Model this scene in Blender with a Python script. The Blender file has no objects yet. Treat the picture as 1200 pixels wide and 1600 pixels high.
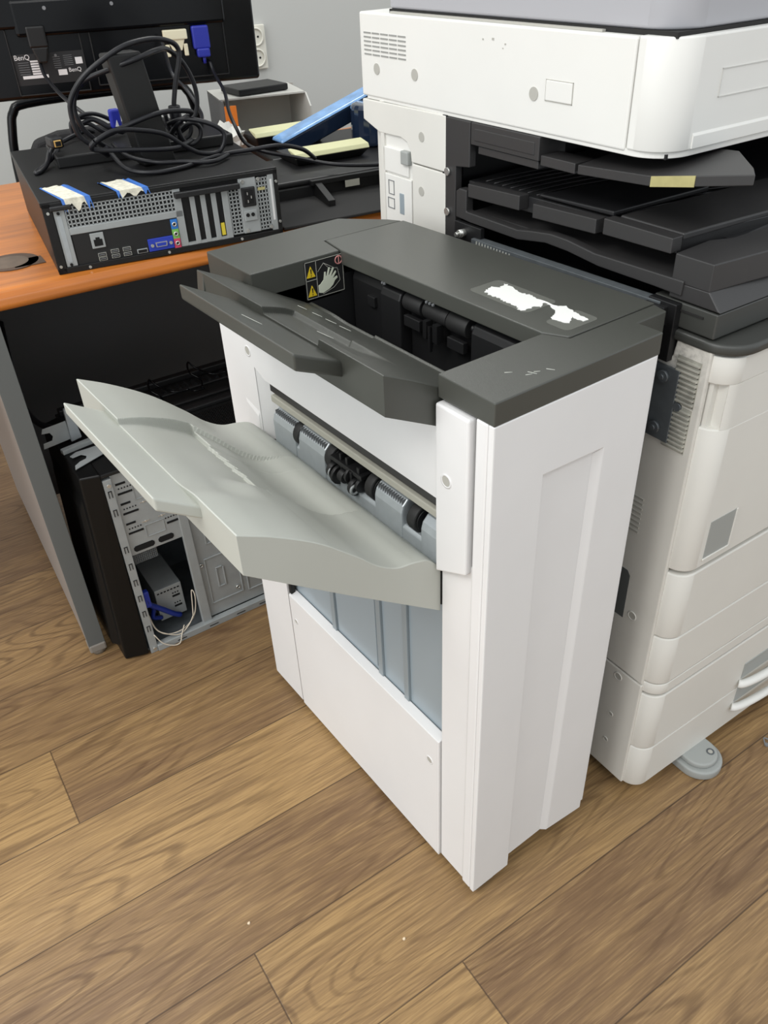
import bpy, bmesh, math, random
from mathutils import Vector, Matrix
from math import sin, cos, pi, radians
random.seed(7)
S = 0.87            # one building unit in metres
SC = bpy.context.scene
COL = SC.collection

# ------------------------------------------------------------------ camera
CX, CY, CZ = -0.5153, -0.5276, 1.3353
YAW, PIT, ROL, FPX = 0.9571, -0.6256, -0.0480, 1276.75
fw = Vector((cos(PIT)*cos(YAW), cos(PIT)*sin(YAW), sin(PIT)))
rt = Vector((sin(YAW), -cos(YAW), 0)); up = rt.cross(fw)
rt2 = cos(ROL)*rt + sin(ROL)*up; up2 = -sin(ROL)*rt + cos(ROL)*up
cd = bpy.data.cameras.new('camera'); cam = bpy.data.objects.new('camera', cd); COL.objects.link(cam)
cam.matrix_world = Matrix(((rt2.x, up2.x, -fw.x, CX*S), (rt2.y, up2.y, -fw.y, CY*S), (rt2.z, up2.z, -fw.z, CZ*S), (0, 0, 0, 1)))
cd.sensor_fit = 'VERTICAL'; cd.sensor_height = 36; cd.lens = FPX/1600*36; cd.clip_start = 0.02
SC.camera = cam

# ------------------------------------------------------------------ light
w = bpy.data.worlds.new('world'); SC.world = w; w.use_nodes = True
w.node_tree.nodes['Background'].inputs[0].default_value = (0.92, 0.965, 1.0, 1)
w.node_tree.nodes['Background'].inputs[1].default_value = 0.95
def area(name, x, y, z, sx, sy, power, rot=(0, 0, 0), col=(1, 0.985, 0.95)):
    l = bpy.data.lights.new(name, 'AREA'); l.shape = 'RECTANGLE'; l.size = sx; l.size_y = sy; l.energy = power; l.color = col
    o = bpy.data.objects.new(name, l); o.location = (x, y, z); o.rotation_euler = rot; COL.objects.link(o); return o
area('ceiling_lamp', -1.9, 0.1, 2.75, 1.2, 1.2, 46)
area('ceiling_lamp', -0.6, -1.5, 2.75, 1.2, 0.6, 14)
area('ceiling_lamp', 1.1, 2.0, 2.75, 0.6, 1.2, 20)
area('ceiling_lamp', -0.9, 1.7, 2.75, 1.2, 0.6, 14)
area('left_fill_light', -3.2, 0.2, 1.5, 1.6, 2.4, 30, rot=(0, radians(-90), 0), col=(0.95, 0.98, 1.0))  # unseen fill lamp, added to brighten the faces turned left
SC.view_settings.view_transform = 'Standard'; SC.view_settings.look = 'None'
SC.view_settings.exposure = 0.0; SC.view_settings.gamma = 1.0; SC.view_settings.use_curve_mapping = False

# ------------------------------------------------------------------ materials
def srgb(c):
    return tuple(((v/255)/12.92 if v/255 <= 0.04045 else ((v/255+0.055)/1.055)**2.4) for v in c)
def mat(name, rgb, rough=0.5, metal=0.0, bump=0.0, bscale=400, mottle=0.0, mscale=12, spec=0.5, emit=None, trans=0.0, coat=0.0):
    m = bpy.data.materials.new(name); m.use_nodes = True; nt = m.node_tree; b = nt.nodes['Principled BSDF']
    c = srgb(rgb); b.inputs['Base Color'].default_value = (*c, 1); b.inputs['Roughness'].default_value = rough
    b.inputs['Metallic'].default_value = metal; b.inputs['Specular IOR Level'].default_value = spec
    b.inputs['Transmission Weight'].default_value = trans; b.inputs['Coat Weight'].default_value = coat
    tc = nt.nodes.new('ShaderNodeTexCoord')
    if mottle:
        n = nt.nodes.new('ShaderNodeTexNoise'); n.inputs['Scale'].default_value = mscale; n.inputs['Detail'].default_value = 6
        nt.links.new(tc.outputs['Object'], n.inputs['Vector'])
        mr = nt.nodes.new('ShaderNodeMapRange'); mr.inputs[1].default_value = 0.3; mr.inputs[2].default_value = 0.7
        mr.inputs[3].default_value = 1-mottle; mr.inputs[4].default_value = 1+mottle*0.5
        nt.links.new(n.outputs['Fac'], mr.inputs[0])
        mx = nt.nodes.new('ShaderNodeVectorMath'); mx.operation = 'SCALE'; mx.inputs[0].default_value = c
        nt.links.new(mr.outputs[0], mx.inputs['Scale']); nt.links.new(mx.outputs[0], b.inputs['Base Color'])
    if bump:
        n = nt.nodes.new('ShaderNodeTexNoise'); n.inputs['Scale'].default_value = bscale
        nt.links.new(tc.outputs['Object'], n.inputs['Vector'])
        bp = nt.nodes.new('ShaderNodeBump'); bp.inputs['Strength'].default_value = bump; bp.inputs['Distance'].default_value = 0.0006
        nt.links.new(n.outputs['Fac'], bp.inputs['Height']); nt.links.new(bp.outputs[0], b.inputs['Normal'])
    return m
M = {}
M['white'] = mat('white_plastic', (228, 227, 226), 0.5, bump=0.12, bscale=1500, mottle=0.015)
M['white_copier'] = mat('copier_white_plastic', (220, 218, 211), 0.48, bump=0.12, bscale=1500, mottle=0.03, mscale=9)
M['scan_white'] = mat('scanner_white_plastic', (228, 227, 222), 0.48, bump=0.1, bscale=1500, mottle=0.015)
M['lid_grey'] = mat('feeder_grey_plastic', (170, 170, 174), 0.5)
M['cap'] = mat('charcoal_plastic', (72, 73, 68), 0.36, bump=0.25, bscale=1800, mottle=0.05, mscale=5)
M['cap2'] = mat('charcoal_lid_plastic', (76, 77, 72), 0.3, bump=0.18, bscale=1800, mottle=0.05, mscale=6)
M['tray_dark'] = mat('dark_tray_plastic', (68, 69, 64), 0.36, bump=0.25, bscale=1800, mottle=0.06, mscale=10)
M['tray_grey'] = mat('light_grey_tray_plastic', (182, 184, 176), 0.42, bump=0.12, bscale=1500, mottle=0.02)
M['bay_mid'] = mat('bay_deck_black', (38, 38, 39), 0.38, bump=0.15, bscale=1500)
M['tower_black'] = mat('tower_bezel_black', (13, 13, 13), 0.4, spec=0.25)
M['cavity'] = mat('black_satin_plastic', (30, 30, 31), 0.45)
M['black'] = mat('black_plastic', (24, 24, 25), 0.45)
M['black_gloss'] = mat('glossy_black_plastic', (9, 10, 12), 0.2, spec=0.25)
M['black_cable'] = mat('black_cable_rubber', (20, 20, 24), 0.38, spec=0.4)
M['copier_black'] = mat('copier_black_plastic', (52, 51, 51), 0.42, bump=0.2, bscale=1800)
M['copier_black_deep'] = mat('copier_inner_black', (22, 22, 24), 0.5)
M['shelf_grey'] = mat('copier_shelf_charcoal', (62, 63, 60), 0.4, bump=0.15, bscale=1800)
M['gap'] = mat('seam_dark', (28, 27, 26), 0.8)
M['guide'] = mat('guide_plate_grey', (172, 178, 181), 0.28, metal=0.25, mottle=0.06, mscale=90)
M['felt'] = mat('beige_guide_strip', (170, 168, 156), 0.6)
M['rubber'] = mat('rubber_roller', (32, 32, 32), 0.6)
M['smoke'] = mat('blue_grey_panel', (148, 160, 167), 0.3, mottle=0.02)
M['smoke_rib'] = mat('blue_grey_rib', (138, 148, 153), 0.35)
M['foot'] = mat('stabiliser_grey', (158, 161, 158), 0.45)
M['steel'] = mat('galvanised_steel', (158, 162, 162), 0.42, metal=0.15, mottle=0.08, mscale=40)
M['steel_dark'] = mat('dull_steel_plate', (100, 105, 108), 0.42, metal=0.25, mottle=0.15, mscale=60)
M['chrome'] = mat('bright_screw_metal', (205, 205, 200), 0.25, metal=0.8)
M['case_black'] = mat('black_painted_case', (24, 24, 24), 0.42, bump=0.2, bscale=1200, mottle=0.12, mscale=14, spec=0.35)
M['hole'] = mat('hole_black', (8, 8, 8), 0.9)
M['grey_circle'] = mat('grey_screw_cover', (176, 174, 166), 0.6)
M['vent_dirty'] = mat('soiled_vent_plastic', (178, 176, 165), 0.55, mottle=0.35, mscale=40)
M['vent_line'] = mat('vent_shadow_line', (150, 150, 146), 0.6)
M['outline_w'] = mat('embossed_outline', (205, 204, 199), 0.5)
M['yellow_label'] = mat('faded_yellow_label', (176, 168, 116), 0.5, mottle=0.15, mscale=60)
M['leg_grey'] = mat('desk_leg_edge_grey', (94, 97, 96), 0.5)
M['leg_side'] = mat('desk_leg_side_laminate', (142, 134, 128), 0.5)
M['modesty'] = mat('dark_modesty_panel', (96, 97, 98), 0.6)
M['leg_cap'] = mat('clear_foot_plastic', (132, 126, 118), 0.35)
M['tape'] = mat('worn_tape_print', (222, 218, 200), 0.7, mottle=0.25, mscale=160)
M['paper'] = mat('white_paper', (226, 224, 216), 0.8, mottle=0.06, mscale=60)
M['residue'] = mat('glue_residue', (104, 105, 99), 0.25)
M['torn'] = mat('torn_sticker_paper', (226, 226, 222), 0.8)
M['blue'] = mat('blue_plug_plastic', (34, 44, 150), 0.4)
M['blue2'] = mat('blue_port_plastic', (38, 60, 170), 0.4)
M['seal_blue'] = mat('blue_seal_print', (70, 120, 200), 0.4)
M['cream'] = mat('cream_plastic', (222, 215, 186), 0.5)
M['cream_rim'] = mat('pale_yellow_plastic_edge', (214, 213, 168), 0.45)
M['orange'] = mat('orange_print', (226, 124, 40), 0.5)
M['box_grey'] = mat('grey_box_card', (196, 195, 188), 0.6)
M['box_side'] = mat('dark_grey_box_print', (96, 96, 96), 0.6)
M['film'] = mat('blue_plastic_film', (120, 165, 215), 0.12, coat=0.5, mottle=0.3, mscale=30)
M['film_dark'] = mat('dark_blue_screen_film', (30, 42, 62), 0.12, coat=0.5)
M['audio_b'] = mat('audio_blue', (50, 120, 200), 0.4)
M['audio_g'] = mat('audio_green', (120, 180, 90), 0.4)
M['audio_p'] = mat('audio_pink', (200, 70, 100), 0.4)
M['yellow'] = mat('yellow_plastic', (215, 195, 60), 0.5)
M['sign_yellow'] = mat('warning_yellow', (225, 195, 40), 0.5)
M['sign_black'] = mat('sticker_black', (40, 40, 40), 0.3)
M['sign_line'] = mat('sticker_outline', (170, 170, 160), 0.5)
M['sign_hand'] = mat('sticker_hand_white', (215, 220, 200), 0.5)
M['sign_red'] = mat('sticker_pink', (220, 150, 145), 0.5)
M['socket'] = mat('socket_white', (222, 220, 208), 0.4)
M['wire_w'] = mat('pale_wire', (205, 195, 178), 0.5)
M['wire_b'] = mat('blue_wire', (25, 45, 130), 0.4)
M['gold'] = mat('gold_contact', (220, 180, 110), 0.3, metal=0.8)
M['text_w'] = mat('label_print_white', (215, 215, 215), 0.6)
M['text_g'] = mat('label_print_grey', (120, 122, 124), 0.6)
M['wood_hole'] = mat('worn_grommet', (84, 64, 50), 0.5, mottle=0.2, mscale=50)
M['grommet_in'] = mat('grommet_inner', (104, 88, 74), 0.5, mottle=0.2, mscale=50)
M['crumb'] = mat('pale_crumb', (225, 205, 175), 0.8)
M['wall'] = mat('wall_paint', (196, 197, 193), 0.85, bump=0.1, bscale=250)
M['scratch'] = mat('scratch_pale', (176, 178, 170), 0.6)
M['seat'] = mat('black_chair_fabric', (38, 37, 38), 0.8)

class NT:
    def __init__(s, name):
        s.m = bpy.data.materials.new(name); s.m.use_nodes = True; s.nt = s.m.node_tree; s.b = s.nt.nodes['Principled BSDF']
    def put(s, sock, v):
        if isinstance(v, (int, float)): sock.default_value = v
        elif isinstance(v, tuple): sock.default_value = v
        else: s.nt.links.new(v, sock)
    def math(s, op, a, b=0.0, c=0.0):
        n = s.nt.nodes.new('ShaderNodeMath'); n.operation = op
        s.put(n.inputs[0], a); s.put(n.inputs[1], b); s.put(n.inputs[2], c); return n.outputs[0]
    def comb(s, x, y, z):
        n = s.nt.nodes.new('ShaderNodeCombineXYZ'); s.put(n.inputs[0], x); s.put(n.inputs[1], y); s.put(n.inputs[2], z); return n.outputs[0]
    def noise(s, vec, scale, detail=2, rough=0.5, dist=0.0):
        n = s.nt.nodes.new('ShaderNodeTexNoise'); s.put(n.inputs['Vector'], vec); n.inputs['Scale'].default_value = scale
        n.inputs['Detail'].default_value = detail; n.inputs['Roughness'].default_value = rough; n.inputs['Distortion'].default_value = dist
        return n.outputs['Fac']
    def mix(s, f, a, b):
        n = s.nt.nodes.new('ShaderNodeMix'); n.data_type = 'RGBA'; s.put(n.inputs[0], f)
        s.put(n.inputs[6], a if not (isinstance(a, tuple) and len(a) == 3) else (*a, 1)); s.put(n.inputs[7], b if not (isinstance(b, tuple) and len(b) == 3) else (*b, 1)); return n.outputs[2]
    def rng(s, v, a, b, c, d):
        n = s.nt.nodes.new('ShaderNodeMapRange'); s.put(n.inputs[0], v)
        for i, q in enumerate((a, b, c, d)): n.inputs[i+1].default_value = q
        return n.outputs[0]

def floor_material():
    t = NT('oak_vinyl_planks'); tc = t.nt.nodes.new('ShaderNodeTexCoord')
    sp = t.nt.nodes.new('ShaderNodeSeparateXYZ'); t.nt.links.new(tc.outputs['Object'], sp.inputs[0])
    u = t.math('DIVIDE', sp.outputs[0], S); v = t.math('DIVIDE', sp.outputs[1], S)
    vv = t.math('DIVIDE', t.math('SUBTRACT', v, 0.13), 0.2)
    row = t.math('FLOOR', vv); fv = t.math('FRACT', vv)
    # joint position per row and tone left / right of the joint
    rows = {-4: (-.30, .4, .6), -3: (.65, .40, .5), -2: (-.077, .80, .18), -1: (-.343, .35, .62), 0: (-1.05, .3, .22), 1: (-.95, .5, .86),
            2: (-.505, .95, .25), 3: (.55, .30, .5), 4: (-.2, .5, .35), 5: (.3, .4, .6)}
    L = 1.45; off = 0.0; tl = 0.0; tr = 0.0
    for r, (j, a, b) in rows.items():
        k = t.math('COMPARE', row, float(r), 0.1)
        off = t.math('ADD', off, t.math('MULTIPLY', k, j)); tl = t.math('ADD', tl, t.math('MULTIPLY', k, a)); tr = t.math('ADD', tr, t.math('MULTIPLY', k, b))
    q = t.math('DIVIDE', t.math('SUBTRACT', u, off), L); idx = t.math('FLOOR', q); fu = t.math('FRACT', q)
    isl = t.math('COMPARE', idx, -1.0, 0.1)
    tone = t.math('ADD', t.math('MULTIPLY', isl, tl), t.math('MULTIPLY', t.math('SUBTRACT', 1.0, isl), tr))
    seed = t.math('ADD', t.math('MULTIPLY', row, 3.71), t.math('MULTIPLY', idx, 7.13))
    # cathedral grain: contour lines of a stretched noise
    vec = t.comb(t.math('MULTIPLY', u, 0.95), t.math('ADD', t.math('MULTIPLY', v, 6.5), seed), seed)
    n1 = t.math('ADD', t.noise(vec, 1.0, 1.0, 0.4, 0.15), t.math('MULTIPLY', t.noise(t.comb(t.math('MULTIPLY', u, 9.0), t.math('MULTIPLY', v, 60.0), seed), 1.0, 2.0), 0.012))
    ring = t.math('SINE', t.math('MULTIPLY', n1, 165.0))
    ring = t.rng(ring, 0.45, 1.0, 0.0, 1.0)
    fade = t.noise(t.comb(t.math('MULTIPLY', u, 4.0), t.math('MULTIPLY', v, 7.0), seed), 1.0, 2.0)
    ring = t.math('MULTIPLY', ring, t.rng(fade, 0.38, 0.62, 0.15, 1.0))
    fine = t.noise(t.comb(t.math('MULTIPLY', u, 14.0), t.math('MULTIPLY', v, 330.0), seed), 1.0, 3.0, 0.6)
    fib = t.noise(t.comb(t.math('MULTIPLY', u, 5.0), t.math('MULTIPLY', v, 70.0), seed), 1.0, 3.0, 0.6)
    big = t.noise(t.comb(t.math('MULTIPLY', u, 3.0), t.math('MULTIPLY', v, 11.0), seed), 1.0, 2.0)
    light = srgb((168, 136, 91)); dark = srgb((124, 97, 69)); ringc = srgb((80, 56, 36))
    tt = t.math('ADD', tone, t.rng(big, 0.3, 0.7, -0.22, 0.22))
    tt = t.math('ADD', tt, t.rng(fib, 0.3, 0.7, -0.3, 0.3))
    tt = t.math('MINIMUM', t.math('MAXIMUM', tt, 0.0), 1.0)
    c = t.mix(tt, dark, light)
    c = t.mix(t.math('MULTIPLY', ring, 0.55), c, ringc)
    c = t.mix(t.rng(fine, 0.42, 0.7, 0.0, 0.42), c, srgb((78, 56, 38)))
    c = t.mix(t.rng(fine, 0.25, 0.45, 0.35, 0.0), c, srgb((186, 156, 110)))
    ev = t.math('MINIMUM', fv, t.math('SUBTRACT', 1.0, fv)); eu = t.math('MULTIPLY', t.math('MINIMUM', fu, t.math('SUBTRACT', 1.0, fu)), L/0.2)
    e = t.rng(t.math('MINIMUM', ev, eu), 0.0025, 0.009, 1.0, 0.0)
    c = t.mix(t.math('MULTIPLY', e, 0.75), c, srgb((56, 40, 28)))
    t.nt.links.new(c, t.b.inputs['Base Color'])
    t.put(t.b.inputs['Roughness'], t.rng(fine, 0.3, 0.7, 0.36, 0.5)); t.b.inputs['Specular IOR Level'].default_value = 0.4
    bp = t.nt.nodes.new('ShaderNodeBump'); bp.inputs['Strength'].default_value = 0.35; bp.inputs['Distance'].default_value = 0.0006
    h = t.math('SUBTRACT', t.math('MULTIPLY', fine, -0.6), t.math('ADD', e, t.math('MULTIPLY', ring, 0.3)))
    t.nt.links.new(h, bp.inputs['Height']); t.nt.links.new(bp.outputs[0], t.b.inputs['Normal'])
    return t.m
M['floor'] = floor_material()
def desk_material():
    t = NT('orange_beech_laminate'); tc = t.nt.nodes.new('ShaderNodeTexCoord'); sp = t.nt.nodes.new('ShaderNodeSeparateXYZ'); t.nt.links.new(tc.outputs['Object'], sp.inputs[0])
    v = t.comb(t.math('MULTIPLY', sp.outputs[0], 4.0), t.math('MULTIPLY', sp.outputs[1], 60.0), t.math('MULTIPLY', sp.outputs[2], 60.0))
    n = t.noise(v, 1.0, 3.0, 0.55)
    c = t.mix(t.rng(n, 0.3, 0.7, 0.0, 1.0), srgb((168, 98, 42)), srgb((204, 122, 46)))
    t.nt.links.new(c, t.b.inputs['Base Color']); t.b.inputs['Roughness'].default_value = 0.28
    return t.m
M['desk'] = desk_material()
def smear_material():
    t = NT('scuffed_copier_side'); tc = t.nt.nodes.new('ShaderNodeTexCoord'); sp = t.nt.nodes.new('ShaderNodeSeparateXYZ'); t.nt.links.new(tc.outputs['Object'], sp.inputs[0])
    n = t.noise(tc.outputs['Object'], 26.0, 6.0, 0.65, 0.6)
    hi = t.rng(sp.outputs[2], 0.66, 0.76, 0.0, 1.0)        # toner stains around the vents near the top
    fr = t.rng(sp.outputs[1], 0.0, 0.03, 0.2, 1.0); fr2 = t.rng(sp.outputs[1], 0.06, 0.12, 1.0, 0.0)
    f = t.math('MULTIPLY', t.math('MULTIPLY', t.math('MULTIPLY', hi, fr), fr2), t.rng(n, 0.46, 0.62, 0.0, 0.8))
    n2 = t.noise(tc.outputs['Object'], 9.0, 5.0, 0.6); 
    f2 = t.rng(n2, 0.5, 0.8, 0.0, 0.25)
    c = t.mix(f2, srgb((214, 211, 203)), srgb((176, 172, 162)))
    c = t.mix(f, c, srgb((70, 68, 64)))
    t.nt.links.new(c, t.b.inputs['Base Color']); t.b.inputs['Roughness'].default_value = 0.5
    return t.m
M['scuffed'] = smear_material()

# ------------------------------------------------------------------ geometry helpers
class B:
    def __init__(s): s.bm = bmesh.new()
    def face(s, vs, smooth=False):
        try:
            f = s.bm.faces.new(vs); f.smooth = smooth; return f
        except ValueError: return None
    def box(s, x0, y0, z0, x1, y1, z1, rz=0, piv=None):
        x0, x1 = min(x0, x1), max(x0, x1); y0, y1 = min(y0, y1), max(y0, y1); z0, z1 = min(z0, z1), max(z0, z1)
        v = [s.bm.verts.new((x, y, z)) for x in (x0, x1) for y in (y0, y1) for z in (z0, z1)]
        for q in ((0, 1, 3, 2), (4, 6, 7, 5), (0, 4, 5, 1), (2, 3, 7, 6), (0, 2, 6, 4), (1, 5, 7, 3)): s.face([v[i] for i in q])
        if rz:
            p = Vector(piv or ((x0+x1)/2, (y0+y1)/2, 0)); bmesh.ops.rotate(s.bm, verts=v, cent=p, matrix=Matrix.Rotation(rz, 3, 'Z'))
        return s
    def prism(s, poly, a0, a1, ax='z', smooth_idx=None):
        f = {'z': lambda p, a: (p[0], p[1], a), 'y': lambda p, a: (p[0], a, p[1]), 'x': lambda p, a: (a, p[0], p[1])}[ax]
        A = [s.bm.verts.new(f(p, a0)) for p in poly]; Bv = [s.bm.verts.new(f(p, a1)) for p in poly]; n = len(poly)
        s.face(A[::-1]); s.face(Bv)
        for i in range(n): s.face([A[i], A[(i+1) % n], Bv[(i+1) % n], Bv[i]], bool(smooth_idx and i in smooth_idx))
        return s
    def hull(s, a, b):            # two matching loops of 3D points joined
        A = [s.bm.verts.new(p) for p in a]; Bv = [s.bm.verts.new(p) for p in b]; n = len(a)
        s.face(A[::-1]); s.face(Bv)
        for i in range(n): s.face([A[i], A[(i+1) % n], Bv[(i+1) % n], Bv[i]])
        return s
    def cyl(s, p0, p1, r, r1=None, n=20, cap=True, smooth=True):
        p0, p1 = Vector(p0), Vector(p1); d = (p1-p0).normalized(); a = d.orthogonal().normalized(); b = d.cross(a); r1 = r if r1 is None else r1
        A = [s.bm.verts.new(p0+r*(cos(2*pi*i/n)*a+sin(2*pi*i/n)*b)) for i in range(n)]
        C = [s.bm.verts.new(p1+r1*(cos(2*pi*i/n)*a+sin(2*pi*i/n)*b)) for i in range(n)]
        for i in range(n): s.face([A[i], A[(i+1) % n], C[(i+1) % n], C[i]], smooth)
        if cap: s.face(A[::-1]); s.face(C)
        return s
    def ring(s, c, axis, ro, ri, h, n=24):
        c = Vector(c); d = Vector(axis).normalized(); a = d.orthogonal().normalized(); b = d.cross(a)
        L = []
        for (r, t) in ((ri, 0), (ri, h), (ro, h), (ro, 0)):
            L.append([s.bm.verts.new(c+d*t+r*(cos(2*pi*i/n)*a+sin(2*pi*i/n)*b)) for i in range(n)])
        for k in range(4):
            for i in range(n): s.face([L[k][i], L[(k+1) % 4][i], L[(k+1) % 4][(i+1) % n], L[k][(i+1) % n]], True)
        return s
    def tube(s, pts, r, n=10, sub=6, closed=False):
        P = [Vector(p) for p in pts]
        if sub > 1 and len(P) > 2:
            Q = []
            for i in range(len(P)-1):
                p0 = P[i-1] if i > 0 else P[i]*2-P[i+1]; p1 = P[i]; p2 = P[i+1]; p3 = P[i+2] if i+2 < len(P) else P[i+1]*2-P[i]
                for k in range(sub):
                    t = k/sub; Q.append(0.5*((2*p1)+(-p0+p2)*t+(2*p0-5*p1+4*p2-p3)*t*t+(-p0+3*p1-3*p2+p3)*t**3))
            Q.append(P[-1]); P = Q
        prev = None; rings = []
        for i, p in enumerate(P):
            d = (P[min(i+1, len(P)-1)]-P[max(i-1, 0)]).normalized()
            a = (prev - d*prev.dot(d)).normalized() if prev is not None and (prev-d*prev.dot(d)).length > 1e-6 else d.orthogonal().normalized()
            prev = a; b = d.cross(a)
            rings.append([s.bm.verts.new(p+r*(cos(2*pi*k/n)*a+sin(2*pi*k/n)*b)) for k in range(n)])
        for i in range(len(rings)-1):
            for k in range(n): s.face([rings[i][k], rings[i][(k+1) % n], rings[i+1][(k+1) % n], rings[i+1][k]], True)
        s.face(rings[0][::-1]); s.face(rings[-1]); return s
    def grid(s, xs, ys, top, bot=None):
        """closed solid: top(x,y) surface over straight bottom bot(x,y)"""
        T = [[s.bm.verts.new((x, y, top(x, y))) for y in ys] for x in xs]; nx, ny = len(xs), len(ys)
        for i in range(nx-1):
            for j in range(ny-1): s.face([T[i][j], T[i+1][j], T[i+1][j+1], T[i][j+1]])
        Bt = [[s.bm.verts.new((x, y, bot(x, y))) for y in ys] for x in xs]
        for i in range(nx-1):
            for j in range(ny-1): s.face([Bt[i][j], Bt[i][j+1], Bt[i+1][j+1], Bt[i+1][j]])
        for i in range(nx-1):
            s.face([T[i][0], Bt[i][0], Bt[i+1][0], T[i+1][0]]); s.face([T[i][-1], T[i+1][-1], Bt[i+1][-1], Bt[i][-1]])
        for j in range(ny-1):
            s.face([T[0][j], T[0][j+1], Bt[0][j+1], Bt[0][j]]); s.face([T[-1][j], Bt[-1][j], Bt[-1][j+1], T[-1][j+1]])
        return s
    def obj(s, name, m, parent=None, bevel=0, seg=2, tag=None, kind=None, loc=(0, 0, 0), rz=0, label=None, smooth_angle=None):
        bmesh.ops.recalc_face_normals(s.bm, faces=s.bm.faces)
        for v in s.bm.verts: v.co *= S
        me = bpy.data.meshes.new(name); s.bm.to_mesh(me); s.bm.free(); me.materials.append(M[m] if isinstance(m, str) else m)
        o = bpy.data.objects.new(name, me); COL.objects.link(o); o.location = Vector(loc)*S; o.rotation_euler = (0, 0, rz)
        if parent: o.parent = parent
        if bevel:
            b = o.modifiers.new('bevel', 'BEVEL'); b.width = bevel*S; b.segments = seg; b.limit_method = 'ANGLE'; b.angle_limit = radians(35)
            b.harden_normals = False
        if label: o['label'] = label
        if kind: o['kind'] = kind
        return o
def thing(name, label, cat, loc=(0, 0, 0), rz=0, group=None):
    o = bpy.data.objects.new(name, None); COL.objects.link(o); o.location = Vector(loc)*S; o.rotation_euler = (0, 0, rz)
    o.empty_display_size = 0.05; o['label'] = label; o['category'] = cat
    if group: o['group'] = group
    return o
def settag(o, label, cat, group=None):
    o['label'] = label; o['category'] = cat
    if group: o['group'] = group
    return o
def arc(cx, cy, r, a0, a1, n=8): return [(cx+r*cos(radians(a0+(a1-a0)*i/n)), cy+r*sin(radians(a0+(a1-a0)*i/n))) for i in range(n+1)]
def sm(t): t = max(0.0, min(1.0, t)); return t*t*(3-2*t)
def lerp_tab(tab, x):
    if x <= tab[0][0]: return tab[0][1]
    for (a, b), (c, d) in zip(tab, tab[1:]):
        if x <= c: return b+(d-b)*(x-a)/(c-a)
    return tab[-1][1]
def smooth_tab(tab, n=60):
    P = tab; out = []
    for i in range(len(P)-1):
        p0 = P[max(i-1, 0)]; p1 = P[i]; p2 = P[i+1]; p3 = P[min(i+2, len(P)-1)]
        m1 = (p2[1]-p0[1])/(p2[0]-p0[0]) if p2[0] != p0[0] else 0; m2 = (p3[1]-p1[1])/(p3[0]-p1[0]) if p3[0] != p1[0] else 0
        h = p2[0]-p1[0]
        for k in range(n):
            t = k/n; out.append((p1[0]+h*t, (2*t**3-3*t*t+1)*p1[1]+(t**3-2*t*t+t)*h*m1+(-2*t**3+3*t*t)*p2[1]+(t**3-t*t)*h*m2))
    out.append(P[-1]); return out
def text_obj(txt, size, m, parent, mtx, name='lettering'):
    cu = bpy.data.curves.new('t', 'FONT'); cu.body = txt; cu.size = size*S; cu.extrude = 0.0002
    t = bpy.data.objects.new('t', cu); me = bpy.data.meshes.new_from_object(t); bpy.data.objects.remove(t); me.materials.clear(); me.materials.append(M[m])
    o = bpy.data.objects.new(name, me); COL.objects.link(o); o.parent = parent
    m2 = mtx.copy(); m2.translation = m2.translation*S; o.matrix_local = m2; return o

RZ = radians(-3.0)
# ------------------------------------------------------------------ the room
B().box(-3.2, -3.2, -0.05, 3.2, 4.0, 0).obj('floor', 'floor', kind='structure', rz=RZ)
B().box(-3.2, 0, 0, 4.2, 0.12, 3.1).obj('wall_back', 'wall', kind='structure', loc=(0, 2.62, 0), rz=radians(-8))
# ==================================================================
#  FINISHER (stands in front of the copier)
# ==================================================================
F = thing('paper_finisher', 'white floor-standing paper finisher with charcoal top and two output trays, in front of the photocopier', 'office machine')
B().box(0.035, 0.03, 0.045, 0.30, 0.51, 0.60).box(0.05, 0.512, 0.045, 0.30, 0.630, 0.90).box(0.06, 0.03, 0.60, 0.30, 0.50, 0.765).box(0.19, 0.03, 0.765, 0.30, 0.50, 0.912).box(0.012, 0.03, 0.6, 0.19, 0.086, 0.905).obj('chassis', 'gap', F)
# near side panel with its long recess
p = B()
p.prism([(0, .02), (.0795, .02), (.0815, .816), (.183, .812), (.171, .036), (.2585, .022), (.2605, .909), (0, .909)], 0, .009, 'y')
p.obj('side_panel', 'white', F, bevel=.0018)
B().hull([(.1835, .0004, .8125), (.1745, .0084, .8040), (.1850, .0084, .8125)], [(.1712, .0004, .036), (.1622, .0084, .036), (.1725, .0084, .036)]).obj('recess_bevel', 'white', F)
B().box(.06, .0085, .034, .2, .02, .83).obj('side_panel_recess', 'white', F)
B().box(0.0, 0.009, .02, .012, .0285, .909).obj('side_panel_edge', 'white', F, bevel=.003)
B().box(.012, .009, .045, .262, .0285, .90).obj('side_panel_core', 'gap', F)
B().box(.2565, 0.001, .04, .2635, .03, .936).obj('corner_strip', 'white', F, bevel=.001)
B().box(.004, .0312, .02, .014, .0868, .70).obj('corner_column', 'white', F, bevel=.001)
B().prism([(.0325, .6905), (.0325, .905), (.0885, .905), (.0885, .664)], -.006, .008, 'x').obj('corner_cover', 'white', F, bevel=.003, seg=3)
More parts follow.
